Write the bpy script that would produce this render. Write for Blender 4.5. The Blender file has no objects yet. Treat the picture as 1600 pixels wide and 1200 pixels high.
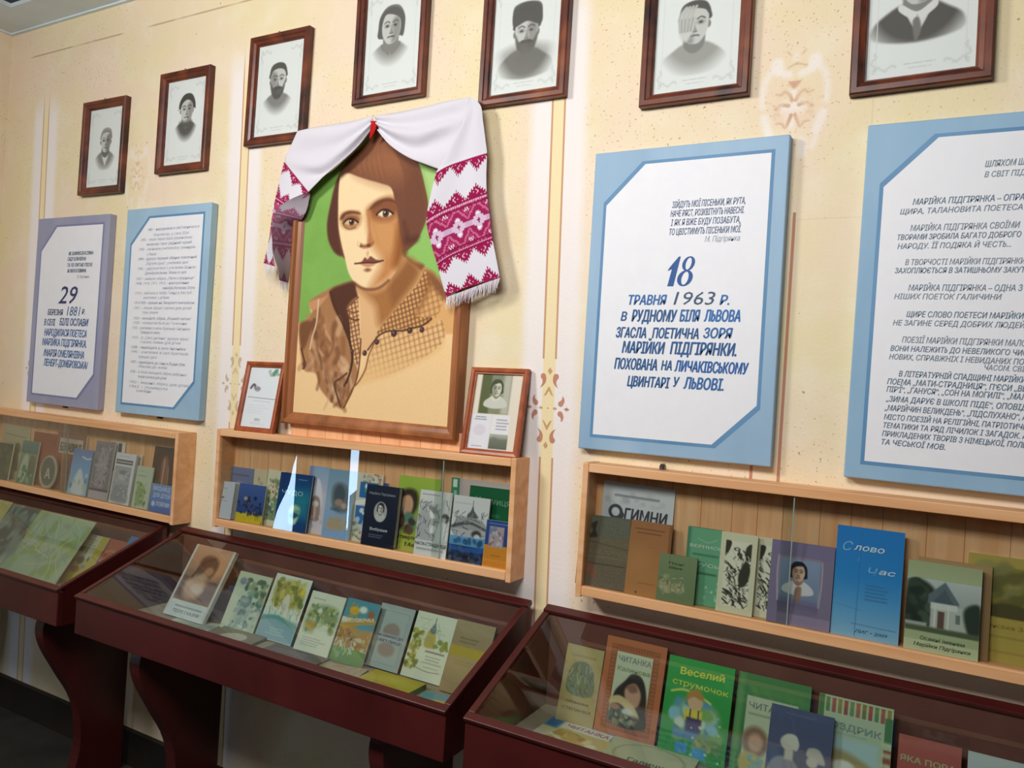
import bpy, math, random
import numpy as np
from mathutils import Matrix, Vector

# ------------------------------------------------------------------ camera, world, lights, exposure
SC = bpy.context.scene
COL = bpy.context.collection
ZE = 1.33                                     # height of the exhibition datum above the floor
CAM_POS = Vector((1.17489, -1.67225, ZE - 0.01276))
YAW, PIT, ROL, FPX = math.radians(-29.27646), math.radians(0.14746), math.radians(3.61986), 1219.28
_f = Vector((math.sin(YAW), math.cos(YAW), 0)); _r = Vector((math.cos(YAW), -math.sin(YAW), 0)); _u = Vector((0, 0, 1))
_w = _f * math.cos(PIT) + _u * math.sin(PIT); _u2 = _u * math.cos(PIT) - _f * math.sin(PIT)
CR = _r * math.cos(ROL) + _u2 * math.sin(ROL); CU = _u2 * math.cos(ROL) - _r * math.sin(ROL); CW = _w
cam = bpy.data.objects.new('camera', bpy.data.cameras.new('camera')); COL.objects.link(cam)
cam.data.sensor_width = 36.0; cam.data.lens = FPX / 1600 * 36; cam.data.clip_start = 0.02
cam.matrix_world = Matrix(((CR.x, CU.x, -CW.x, CAM_POS.x), (CR.y, CU.y, -CW.y, CAM_POS.y), (CR.z, CU.z, -CW.z, CAM_POS.z), (0, 0, 0, 1)))
SC.camera = cam
world = bpy.data.worlds.new('world'); SC.world = world; world.use_nodes = True
world.node_tree.nodes['Background'].inputs[0].default_value = (0.75, 0.85, 1, 1)
world.node_tree.nodes['Background'].inputs[1].default_value = 0.3
def area_light(name, loc, target, sx, sy, power, color):
    l = bpy.data.lights.new(name, 'AREA'); l.shape = 'RECTANGLE'; l.size = sx; l.size_y = sy; l.energy = power; l.color = color
    o = bpy.data.objects.new(name, l); COL.objects.link(o); o.location = loc
    o.rotation_euler = (Vector(target) - Vector(loc)).to_track_quat('-Z', 'Y').to_euler(); return o
area_light('ceiling_lamp_light', (-0.88, -1.72, ZE + 1.06), (-0.15, -0.2, ZE + .05), 0.4, 0.4, 24.5, (1, 0.975, 0.95))
area_light('second_ceiling_lamp_light', (0.62, -1.7, ZE + 0.9), (0.65, -0.2, ZE + .0), 0.8, 0.4, 23, (1, 0.985, 0.97))  # added overhead fill to even out the right half, no known lamp
area_light('window_daylight', (-1.05, -3.42, ZE + 0.85), (0.1, 0, ZE + 0.35), 1.0, 0.6, 1.0, (0.95, 0.98, 1))  # weak fill added behind the camera, not a known source
area_light('side_window_daylight', (1.9, -3.42, ZE + 0.85), (0.9, 0, ZE + .3), 1.1, 0.6, 3, (0.93, 0.97, 1))  # low fill light added from the right to lift the lower wall
SC.view_settings.view_transform = 'Standard'; SC.view_settings.look = 'None'
SC.view_settings.exposure = 0.0; SC.view_settings.gamma = 1.0; SC.view_settings.use_curve_mapping = False

# ------------------------------------------------------------------ helpers
def lin(c):
    if isinstance(c, str): c = [int(c[i:i + 2], 16) / 255 for i in (1, 3, 5)]
    c = np.asarray(c, float)
    return np.where(c <= 0.04045, c / 12.92, ((c + 0.055) / 1.055) ** 2.4)
def srgb(c): return np.array([int(c[i:i + 2], 16) / 255 for i in (1, 3, 5)]) if isinstance(c, str) else np.asarray(c, float)
def rgba(c): l = lin(c); return (l[0], l[1], l[2], 1)
def ray(px, py): return CR * ((px - 800) / FPX) - CU * ((py - 600) / FPX) + CW
def W(px, py, d=0.0):                          # a point of the photo on the vertical plane d metres in front of the wall
    v = ray(px, py); t = (-d - CAM_POS.y) / v.y; return CAM_POS + v * t
def onplane(px, py, p0, n):
    v = ray(px, py); return CAM_POS + v * ((p0 - CAM_POS).dot(n) / v.dot(n))

def mat(name, color=None, rough=0.6, attr=False, spec=0.5, bump=None, metal=0.0):
    m = bpy.data.materials.new(name); m.use_nodes = True; nt = m.node_tree; b = nt.nodes['Principled BSDF']
    b.inputs['Roughness'].default_value = rough; b.inputs['Specular IOR Level'].default_value = spec; b.inputs['Metallic'].default_value = metal
    if attr:
        a = nt.nodes.new('ShaderNodeAttribute'); a.attribute_name = 'Col'; nt.links.new(a.outputs['Color'], b.inputs['Base Color'])
    elif color: b.inputs['Base Color'].default_value = rgba(color)
    if bump:
        n = nt.nodes.new('ShaderNodeTexNoise'); n.inputs['Scale'].default_value = bump[0]; n.inputs['Detail'].default_value = 3
        tc = nt.nodes.new('ShaderNodeTexCoord'); nt.links.new(tc.outputs['Object'], n.inputs['Vector'])
        bp = nt.nodes.new('ShaderNodeBump'); bp.inputs['Strength'].default_value = bump[1]; bp.inputs['Distance'].default_value = bump[2]
        nt.links.new(n.outputs['Fac'], bp.inputs['Height']); nt.links.new(bp.outputs['Normal'], b.inputs['Normal'])
    return m
def noise_mat(name, stops, scale, stretch=(1, 1, 1), rough=0.5, detail=4, bump=0.0, spec=0.5, rand=True):
    m = bpy.data.materials.new(name); m.use_nodes = True; nt = m.node_tree; b = nt.nodes['Principled BSDF']
    b.inputs['Roughness'].default_value = rough; b.inputs['Specular IOR Level'].default_value = spec
    tc = nt.nodes.new('ShaderNodeTexCoord'); mp = nt.nodes.new('ShaderNodeMapping'); mp.inputs['Scale'].default_value = stretch
    nt.links.new(tc.outputs['Object'], mp.inputs['Vector'])
    if rand:
        oi = nt.nodes.new('ShaderNodeObjectInfo'); mu = nt.nodes.new('ShaderNodeMath'); mu.operation = 'MULTIPLY'; mu.inputs[1].default_value = 37
        cx = nt.nodes.new('ShaderNodeCombineXYZ'); nt.links.new(oi.outputs['Random'], mu.inputs[0])
        for i in range(3): nt.links.new(mu.outputs[0], cx.inputs[i])
        nt.links.new(cx.outputs[0], mp.inputs['Location'])
    n = nt.nodes.new('ShaderNodeTexNoise'); n.inputs['Scale'].default_value = scale; n.inputs['Detail'].default_value = detail
    n.inputs['Distortion'].default_value = 0.6
    nt.links.new(mp.outputs[0], n.inputs['Vector'])
    r = nt.nodes.new('ShaderNodeValToRGB'); e = r.color_ramp.elements
    while len(e) < len(stops): e.new(0.5)
    for i, (p, c) in enumerate(stops): e[i].position = p; e[i].color = rgba(c)
    nt.links.new(n.outputs['Fac'], r.inputs[0]); nt.links.new(r.outputs[0], b.inputs['Base Color'])
    if bump:
        bp = nt.nodes.new('ShaderNodeBump'); bp.inputs['Strength'].default_value = bump; bp.inputs['Distance'].default_value = 0.002
        nt.links.new(n.outputs['Fac'], bp.inputs['Height']); nt.links.new(bp.outputs['Normal'], b.inputs['Normal'])
    return m
def glass_mat(name, tint, refl, rough):
    m = bpy.data.materials.new(name); m.use_nodes = True; nt = m.node_tree; nt.nodes.clear()
    o = nt.nodes.new('ShaderNodeOutputMaterial'); t = nt.nodes.new('ShaderNodeBsdfTransparent'); t.inputs[0].default_value = rgba(tint)
    g = nt.nodes.new('ShaderNodeBsdfGlossy'); g.inputs['Roughness'].default_value = rough
    fr = nt.nodes.new('ShaderNodeFresnel'); fr.inputs[0].default_value = 1.5
    mu = nt.nodes.new('ShaderNodeMath'); mu.operation = 'MULTIPLY'; mu.inputs[1].default_value = refl
    mx = nt.nodes.new('ShaderNodeMixShader'); ge = nt.nodes.new('ShaderNodeNewGeometry'); fs = nt.nodes.new('ShaderNodeMath'); fs.operation = 'SUBTRACT'; fs.inputs[0].default_value = 1.0; nt.links.new(ge.outputs['Backfacing'], fs.inputs[1])
    m2 = nt.nodes.new('ShaderNodeMath'); m2.operation = 'MULTIPLY'; m2.use_clamp = True; nt.links.new(mu.outputs[0], m2.inputs[0]); nt.links.new(fs.outputs[0], m2.inputs[1])
    nt.links.new(fr.outputs[0], mu.inputs[0]); nt.links.new(m2.outputs[0], mx.inputs[0])
    nt.links.new(t.outputs[0], mx.inputs[1]); nt.links.new(g.outputs[0], mx.inputs[2]); nt.links.new(mx.outputs[0], o.inputs[0]); return m

M_PRINT = mat('printed_paper', attr=True, rough=0.62, spec=0.3)
M_COVER = mat('printed_cover', attr=True, rough=0.42, spec=0.4)
M_CANVAS = mat('painted_canvas', attr=True, rough=0.7, spec=0.2, bump=(900, 0.15, 0.0004))
M_CLOTH = mat('embroidered_linen', attr=True, rough=0.9, spec=0.1, bump=(1400, 0.2, 0.0004))
M_PAINT = mat('lettering_paint', attr=True, rough=0.6)
M_FRAME = noise_mat('burnt_wood', [(0.3, '#2b0f0c'), (0.46, '#5a2a1b'), (0.6, '#74381f'), (0.78, '#8a4a28')], 9, (1, 1, 1), 0.38, 5, 0.15)
M_FRAMEP = noise_mat('portrait_frame_wood', [(0.3, '#86502c'), (0.55, '#a5653a'), (0.75, '#b87845')], 5, (5, 5, 0.5), 0.4, 5, 0.1)
M_REDF = noise_mat('red_brown_frame_wood', [(0.3, '#8a4222'), (0.6, '#a9572f'), (0.8, '#b8663a')], 8, (3, 3, 3), 0.35, 4)
M_PINE = noise_mat('pine_board', [(0.25, '#d89c68'), (0.5, '#e9b07c'), (0.75, '#f2c092')], 4, (0.6, 7, 9), 0.5, 5, 0.1)
M_PLANK = noise_mat('pine_planks', [(0.25, '#dc9e6c'), (0.5, '#eab180'), (0.75, '#f2c092')], 5, (9, 4, 0.6), 0.55, 5, 0.1)
M_MAROON = noise_mat('maroon_paint', [(0.3, '#421413'), (0.6, '#4e1a18'), (0.8, '#5a211c')], 5, (1, 1, 1), 0.36, 4, 0.1, spec=0.45)
M_MAROON2 = noise_mat('maroon_inner', [(0.3, '#6a403b'), (0.6, '#7a4c46'), (0.8, '#85564e')], 6, (1, 1, 1), 0.6, 4, 0.1, spec=0.2)
M_LINING = noise_mat('case_lining', [(0.3, '#9a8a74'), (0.7, '#ab9c84')], 14, (1, 1, 1), 0.8, 3)
M_GLASS = glass_mat('shelf_glass', '#f6f9f7', 3.0, 0.0)
M_GLASS2 = glass_mat('case_glass', '#eef3f0', 1.3, 0.03)
M_GLASS3 = glass_mat('picture_glass', '#fbfcfb', 0.5, 0.02)
M_EDGE = mat('glass_edge', '#8f9c92', 0.2)
M_METAL = mat('nail_metal', '#777169', 0.35, metal=1.0)
M_BRASS = mat('dull_brass', '#b5ab98', 0.45, metal=0.2)

def tag(o, label=None, cat=None, group=None, kind=None):
    if label: o['label'] = label
    if cat: o['category'] = cat
    if group: o['group'] = group
    if kind: o['kind'] = kind
    return o
def empty(name, loc, label=None, cat=None, group=None, rot=None):
    o = bpy.data.objects.new(name, None); o.empty_display_size = 0.05; COL.objects.link(o); o.location = loc
    if rot is not None: o.rotation_euler = rot
    return tag(o, label, cat, group)

class MB:
    """collects coloured geometry for ONE mesh object"""
    def __init__(s): s.v = []; s.c = []; s.f = []; s.m = []; s.n = 0
    def add(s, V, F, col='#ffffff', mi=0):
        V = np.asarray(V, float).reshape(-1, 3)
        if isinstance(col, np.ndarray) and col.ndim == 2: C = col
        else: C = np.tile(lin(col), (len(V), 1))
        s.v.append(V); s.c.append(C); b = s.n
        for f in F: s.f.append(tuple(int(i) + b for i in f)); s.m.append(mi)
        s.n += len(V); return s
    def box(s, x0, x1, y0, y1, z0, z1, col='#ffffff', mi=0):
        V = [(x, y, z) for x in (x0, x1) for y in (y0, y1) for z in (z0, z1)]
        return s.add(V, [(0, 1, 3, 2), (4, 6, 7, 5), (0, 4, 5, 1), (2, 3, 7, 6), (0, 2, 6, 4), (1, 5, 7, 3)], col, mi)
    def prism(s, pts, y0, y1, col='#ffffff', mi=0):      # polygon in x,z extruded in y
        n = len(pts); V = [(x, y0, z) for x, z in pts] + [(x, y1, z) for x, z in pts]
        F = [tuple(range(n)), tuple(range(2 * n - 1, n - 1, -1))] + [(i, i + n, (i + 1) % n + n, (i + 1) % n) for i in range(n)]
        return s.add(V, F, col, mi)
    def grid(s, P, cols=None, mi=0, col='#ffffff'):       # P [ny,nx,3]
        ny, nx = P.shape[:2]; i = np.arange(ny * nx).reshape(ny, nx)
        F = np.stack([i[:-1, :-1], i[1:, :-1], i[1:, 1:], i[:-1, 1:]], -1).reshape(-1, 4)
        return s.add(P.reshape(-1, 3), F, cols.reshape(-1, 3) if cols is not None else col, mi)
    def build(s, name, mats, parent=None, smooth=False):
        me = bpy.data.meshes.new(name)
        me.from_pydata(np.concatenate(s.v).tolist(), [], s.f)
        a = me.color_attributes.new('Col', 'FLOAT_COLOR', 'POINT')
        C = np.concatenate(s.c); a.data.foreach_set('color', np.concatenate([C, np.ones((len(C), 1))], 1).astype(np.float32).ravel())
        mats = mats if isinstance(mats, (list, tuple)) else [mats]
        for m in mats: me.materials.append(m)
        if len(mats) > 1: me.polygons.foreach_set('material_index', s.m)
        if smooth: me.polygons.foreach_set('use_smooth', [True] * len(me.polygons))
        me.validate(); me.update()
        o = bpy.data.objects.new(name, me); COL.objects.link(o)
        if parent: o.parent = parent
        return o
def bevel(o, w=0.002, seg=2):
    b = o.modifiers.new('bevel', 'BEVEL'); b.width = w; b.segments = seg; b.limit_method = 'ANGLE'; return o

_glyph = {}
def text_tris(s, bold=0.0, shear=0.0, res=2):
    s = s.replace('Ь', 'b').replace('ь', 'b')                # the font's soft sign comes out without its counter
    k = (s, bold, shear, res)
    if k not in _glyph:
        c = bpy.data.curves.new('t', 'FONT'); c.body = s; c.size = 1; c.resolution_u = res; c.offset = bold; c.shear = shear
        o = bpy.data.objects.new('t', c); COL.objects.link(o)
        dg = bpy.context.evaluated_depsgraph_get(); me = bpy.data.meshes.new_from_object(o.evaluated_get(dg))
        V = np.array([v.co[:] for v in me.vertices]).reshape(-1, 3)[:, :2]; F = [tuple(p.vertices) for p in me.polygons]
        bpy.data.objects.remove(o); bpy.data.curves.remove(c); bpy.data.meshes.remove(me); _glyph[k] = (V, F)
    return _glyph[k]
CAP = 0.727                                                # cap height of the font at size 1
def put_text(mb, s, x0, z0, cap, x1=None, y=-0.0004, col='#203040', bold=0.0, shear=0.0, align='l', rise=0.0, mi=0, res=2):
    """s from x0 to x1 (fitted) on baseline z0, facing -y"""
    V, F = text_tris(s, 0.0, shear, res)
    if not len(V): return
    V = V.copy(); V[:, 1] *= cap / CAP
    lo, hi = V[:, 0].min(), V[:, 0].max()
    if x1 is not None: V[:, 0] = x0 + (V[:, 0] - lo) / (hi - lo) * (x1 - x0)
    else:
        k = cap / CAP; wd = (hi - lo) * k
        V[:, 0] = (V[:, 0] - lo) * k + x0 - {'l': 0, 'c': wd / 2, 'r': wd}[align]
    P = np.stack([V[:, 0], np.full(len(V), y), z0 + V[:, 1] + (V[:, 0] - x0) * rise], 1)
    mb.add(P, F, col, mi)
    if bold > 0.004:                                       # heavier strokes: further layers of paint, each a hair in front
        q = bold * 1.8 * cap
        for i, (dx, dz) in enumerate(((q, 0), (-q, 0), (0, q * .7), (0, -q * .7))): mb.add(P + (dx, -7e-5 * (i + 1), dz), F, col, mi)

# ------------------------------------------------------------------ painted and printed pictures
def smooth_pts(p, closed=True, k=5):
    p = np.asarray(p, float); n = len(p); out = []
    for i in range(n if closed else n - 1):
        if closed: a, b, c, d = p[(i - 1) % n], p[i], p[(i + 1) % n], p[(i + 2) % n]
        else: a, b, c, d = p[max(i - 1, 0)], p[i], p[i + 1], p[min(i + 2, n - 1)]
        for t in np.arange(k) / k:
            out.append(0.5 * ((2 * b) + (-a + c) * t + (2 * a - 5 * b + 4 * c - d) * t * t + (-a + 3 * b - 3 * c + d) * t ** 3))
    if not closed: out.append(p[-1])
    return np.array(out)
class Art:
    """a picture sampled on a grid; u runs 0..1 left to right, v 0..1 top to bottom, sizes in widths"""
    def __init__(s, w, h, base='#f0ece0', res=0.0015):
        s.w, s.h = w, h; s.H = h / w; s.nx = max(3, int(w / res) + 1); s.ny = max(3, int(h / res) + 1)
        s.U, s.V = np.meshgrid(np.linspace(0, 1, s.nx), np.linspace(0, s.H, s.ny))
        s.px = 1.0 / (s.nx - 1); s.C = np.tile(srgb(base), (s.ny, s.nx, 1)).astype(float); s.txt = []
    def _mix(s, sl, cov, c): s.C[sl] = s.C[sl] * (1 - cov[..., None]) + srgb(c) * cov[..., None]
    def _sl(s, x0, y0, x1, y1, m):
        a = max(0, int((x0 - m) / s.px)); b = min(s.nx, int((x1 + m) / s.px) + 2); py = s.H / (s.ny - 1)
        c = max(0, int((y0 - m) / py)); d = min(s.ny, int((y1 + m) / py) + 2)
        return (slice(c, max(c, d)), slice(a, max(a, b)))
    def f(s, c): s.C[:] = srgb(c); return s
    def g(s, c0, c1, v0=0, v1=1, u0=0, u1=1):
        sl = s._sl(u0, v0 * s.H, u1, v1 * s.H, 0); t = np.clip((s.V[sl] / s.H - v0) / (v1 - v0), 0, 1)[..., None]
        s.C[sl] = srgb(c0) * (1 - t) + srgb(c1) * t; return s
    def dpoly(s, P, sl):
        X, Y = s.U[sl], s.V[sl]; d = np.full(X.shape, 9.0); ins = np.zeros(X.shape, bool); n = len(P)
        for i in range(n):
            a, b = P[i], P[(i + 1) % n]; ex, ey = b - a; L = ex * ex + ey * ey + 1e-12
            t = np.clip(((X - a[0]) * ex + (Y - a[1]) * ey) / L, 0, 1)
            d = np.minimum(d, (X - a[0] - t * ex) ** 2 + (Y - a[1] - t * ey) ** 2)
            cr = ((a[1] > Y) != (b[1] > Y))
            if ey != 0: ins ^= cr & (X < ex * (Y - a[1]) / ey + a[0])
        return np.where(ins, -1, 1) * np.sqrt(d)
    def cov_poly(s, pts, soft=0, smooth=True):
        P = np.asarray(pts, float) * (1, s.H)
        if smooth: P = smooth_pts(P)
        soft = max(soft, s.px); sl = s._sl(*P.min(0), *P.max(0), soft)
        return sl, np.clip(0.5 - s.dpoly(P, sl) / soft, 0, 1)
    def p(s, pts, c, soft=0, smooth=True, a=1):
        sl, cov = s.cov_poly(pts, soft, smooth); s._mix(sl, cov * a, c); return s
    def r(s, u0, v0, u1, v1, c, soft=0, a=1): return s.p([(u0, v0), (u1, v0), (u1, v1), (u0, v1)], c, soft, False, a)
    def e(s, cx, cy, rx, ry, c, soft=0, rot=0, a=1, ring=0):
        cy = cy * s.H; soft = max(soft, s.px); m = max(rx, ry) + soft; sl = s._sl(cx - m, cy - m, cx + m, cy + m, soft)
        X, Y = s.U[sl] - cx, s.V[sl] - cy; co, si = math.cos(rot), math.sin(rot)
        q = np.sqrt(((X * co + Y * si) / rx) ** 2 + ((-X * si + Y * co) / ry) ** 2); d = (q - 1) * min(rx, ry)
        if ring: d = np.abs(d) - ring / 2
        s._mix(sl, np.clip(0.5 - d / soft, 0, 1) * a, c); return s
    def l(s, pts, wd, c, soft=0, smooth=True, a=1):
        P = np.asarray(pts, float) * (1, s.H)
        if smooth and len(P) > 2: P = smooth_pts(P, False)
        soft = max(soft, s.px); wd = max(wd, s.px * 0.8); sl = s._sl(*P.min(0), *P.max(0), wd + soft); X, Y = s.U[sl], s.V[sl]; d = np.full(X.shape, 9.0)
        for A_, B_ in zip(P[:-1], P[1:]):
            ex, ey = B_ - A_; L = ex * ex + ey * ey + 1e-12; t = np.clip(((X - A_[0]) * ex + (Y - A_[1]) * ey) / L, 0, 1)
            d = np.minimum(d, (X - A_[0] - t * ex) ** 2 + (Y - A_[1] - t * ey) ** 2)
        s._mix(sl, np.clip(0.5 - (np.sqrt(d) - wd / 2) / soft, 0, 1) * a, c); return s
    def b(s, n, u0, v0, u1, v1, cols, r0, r1, seed=1, a=0.9, stretch=1.6, mask=None):
        R = random.Random(seed)
        for _ in range(n):
            cx, cy = R.uniform(u0, u1), R.uniform(v0, v1); r = R.uniform(r0, r1); c = R.choice(cols)
            s.e(cx, cy, r * R.uniform(0.6, stretch), r, c, r * 0.5, R.uniform(0, 3.1), a)
        return s
    def strokes(s, n, u0, v0, u1, v1, cols, wd, ln, seed=1, ang=None, a=0.9):
        R = random.Random(seed)
        for _ in range(n):
            x, y = R.uniform(u0, u1), R.uniform(v0, v1); t = R.uniform(0, 3.14) if ang is None else ang + R.uniform(-0.5, 0.5); k = ln * R.uniform(0.5, 1.3)
            dx, dy = k * math.cos(t) / 2, k * math.sin(t) / 2 / s.H
            s.l([(x - dx, y - dy), (x + R.uniform(-.2, .2) * k, y), (x + dx, y + dy)], wd * R.uniform(0.5, 1.2), R.choice(cols), wd * 0.5, True, a)
        return s
    def tl(s, u0, v0, u1, v1, n, c, a=0.7, seed=3, wd=None, cen=False):     # lines of print too small to read
        R = random.Random(seed); gap = (v1 - v0) / max(n, 1); wd = wd or gap * s.H * 0.45
        for i in range(n):
            v = v0 + gap * (i + 0.5); k = R.uniform(0.65, 1.0) if n > 1 else 1; x = u0 + ((u1 - u0) * (1 - k) / 2 if cen else 0); e = x + (u1 - u0) * k
            while x < e:
                q = min(e, x + R.uniform(0.04, 0.12)); s.l([(x, v), (q, v)], wd, c, wd * 0.6, False, a); x = q + 0.022
        return s
    def hatch(s, pts, dx, dy, gap, wd, c, a=0.8, soft=0.0, fade=None):
        sl, cov = s.cov_poly(pts, soft); q = s.U[sl] * dx + s.V[sl] * dy; d = np.abs((q / gap) % 1 - 0.5) * gap
        k = np.clip(0.5 - (d - wd / 2) / max(s.px, wd * 0.5), 0, 1) * cov * a
        if fade: k = k * np.clip((fade[1] - s.V[sl] / s.H) / (fade[1] - fade[0]), 0, 1)
        s._mix(sl, k, c); return s
    def t(s, txt, u, v, cap, c, align='c', u1=None, bold=0.0, shear=0.0, rise=0.0): s.txt.append((txt, u, v, cap, c, align, u1, bold, shear, rise)); return s
    def grain(s, k, seed=5):
        rng = np.random.default_rng(seed); s.C += rng.normal(0, k, s.C.shape[:2])[..., None]; return s
    def head(s, cx, cy, k, skin='#d9d9d6', shade='#8e8d89', hair='#44423f', coat='#5a5855', paper=None, style='short', side=1, beard=0, must=0, hat=None, collar=None, dark='#2d2b29', shirt=None):
        H = s.H
        def Q(*pp): return [(cx + side * x * k, cy + y * k / H) for x, y in pp]
        if coat:
            s.p(Q((-.45, .85), (-1.05, 1.15), (-1.5, 1.6), (-1.45, 2.1), (0, 2.35), (1.45, 2.1), (1.5, 1.55), (1.0, 1.15), (.45, .85)), coat, .12 * k)
            if shirt: s.p(Q((-.42, .95), (-.05, 1.9), (.1, 1.9), (.45, .95)), shirt, .06 * k)
        s.p(Q((-.42, .4), (-.44, 1.05), (0, 1.35), (.46, 1.05), (.42, .4)), shade, .08 * k)
        if collar: s.p(Q((-.55, .85), (-.62, 1.1), (-.1, 1.5), (0, 1.3), (.12, 1.5), (.65, 1.1), (.55, .85), (0, 1.2)), collar, .04 * k)
        if style in ('bob', 'bun', 'long'):
            low = {'bob': .55, 'bun': -.1, 'long': 1.3}[style]
            s.p(Q((-.78, low), (-.86, 0), (-.78, -.6), (-.4, -1.05), (.1, -1.15), (.55, -1.0), (.85, -.5), (.9, .0), (.8, low + .05), (.5, low)), hair, .06 * k)
        elif style == 'short': s.p(Q((-.64, -.12), (-.72, -.5), (-.48, -.96), (.05, -1.1), (.58, -.94), (.75, -.5), (.67, -.12)), hair, .07 * k)
        if style in ('short', 'bun'):
            for sx in (-1, 1): s.e(cx + sx * .64 * k, cy + .08 * k / H, .1 * k, .17 * k, shade, .05 * k)
        s.p(Q((-.6, -.45), (-.62, .05), (-.52, .5), (-.25, .86), (0, .92), (.28, .85), (.55, .48), (.64, .02), (.6, -.5), (.3, -.78), (-.3, -.76)), skin, .05 * k)
        s.p(Q((.08, -.3), (.12, .3), (.05, .6), (.1, .9), (.35, .8), (.56, .45), (.64, 0), (.6, -.5), (.45, -.6)), shade, .22 * k, True, .75)
        if style == 'bun': s.p(Q((-.68, -.05), (-.66, -.6), (-.3, -1.0), (.1, -1.08), (.55, -.9), (.72, -.4), (.68, -.05), (.55, -.45), (.05, -.7), (-.45, -.5)), hair, .05 * k)
        if style == 'bob': s.p(Q((-.66, .1), (-.7, -.55), (-.3, -1.0), (.2, -1.08), (.6, -.9), (.78, -.3), (.7, .2), (.56, -.35), (.1, -.62), (-.35, -.68), (-.55, -.4)), hair, .05 * k)
        if style == 'long': s.p(Q((-.7, .9), (-.72, -.4), (-.3, -1.0), (.2, -1.08), (.65, -.8), (.78, .2), (.75, 1.1), (.56, .3), (.5, -.4), (.05, -.75), (-.5, -.35), (-.56, .4)), hair, .05 * k)
        if style == 'short': s.p(Q((-.6, -.4), (-.5, -.85), (.05, -1.05), (.55, -.85), (.62, -.3), (.5, -.6), (.0, -.72), (-.45, -.6)), hair, .06 * k)
        if hat: s.p(Q((-.74, -.32), (-.8, -1.2), (-.5, -1.45), (.1, -1.5), (.7, -1.35), (.85, -.9), (.78, -.28), (0, -.52)), hat, .08 * k)
        for sx in (-1, 1):
            s.e(cx + side * sx * .27 * k, cy - .06 * k / H, .17 * k, .1 * k, shade, .12 * k, 0, .8)
            s.e(cx + side * sx * .27 * k, cy - .05 * k / H, .09 * k, .055 * k, dark, .04 * k)
            s.l(Q((sx * .45, -.22), (sx * .28, -.3), (sx * .1, -.22)), .07 * k, hair if hair else dark, .04 * k, True, .85)
        s.p(Q((.02, -.1), (.1, .25), (.12, .33), (-.08, .33), (-.02, .1)), shade, .07 * k, True, .8)
        s.l(Q((-.1, .34), (.0, .37), (.12, .33)), .05 * k, dark, .03 * k, True, .7)
        s.l(Q((-.2, .55), (0, .52), (.22, .55)), .08 * k, dark, .05 * k, True, .75)
        if must: s.p(Q((-.36, .55), (-.2, .42), (0, .4), (.22, .42), (.4, .56), (.2, .52), (0, .5), (-.2, .53)), dark, .05 * k)
        if beard: s.p(Q((-.6, .1), (-.55, .6), (-.25, 1.1), (0, 1.2), (.3, 1.1), (.58, .6), (.64, .1), (.42, .45), (.2, .42), (0, .48), (-.2, .42), (-.4, .45)), dark, .12 * k, True, .85)
        return s
    def fade(s, cx, cy, rx, ry, c, soft):                 # print bleached to paper outside an oval
        q = np.sqrt(((s.U - cx) / rx) ** 2 + ((s.V - cy * s.H) / ry) ** 2); k = np.clip((q - 1) / soft, 0, 1)[..., None]
        s.C = s.C * (1 - k) + srgb(c) * k; return s
    def lincols(s): return lin(np.clip(s.C, 0, 1))
def art_face(mb, A, w, h, y=0.0, mi=0, z0=0.0):
    """adds the picture as a grid facing -y, from x=-w/2..w/2, z=z0..z0+h"""
    x = np.linspace(-w / 2, w / 2, A.nx); z = np.linspace(z0 + h, z0, A.ny); X, Z = np.meshgrid(x, z)
    mb.grid(np.stack([X, np.full_like(X, y), Z], -1), A.lincols(), mi)
    for (txt, u, v, cap, c, al, u1, bold, shear, rise) in A.txt:
        put_text(mb, txt, -w / 2 + u * w, z0 + h - v * h, cap * w, None if u1 is None else -w / 2 + u1 * w, y - 0.0005, c, bold, shear, al, rise, mi)
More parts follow.
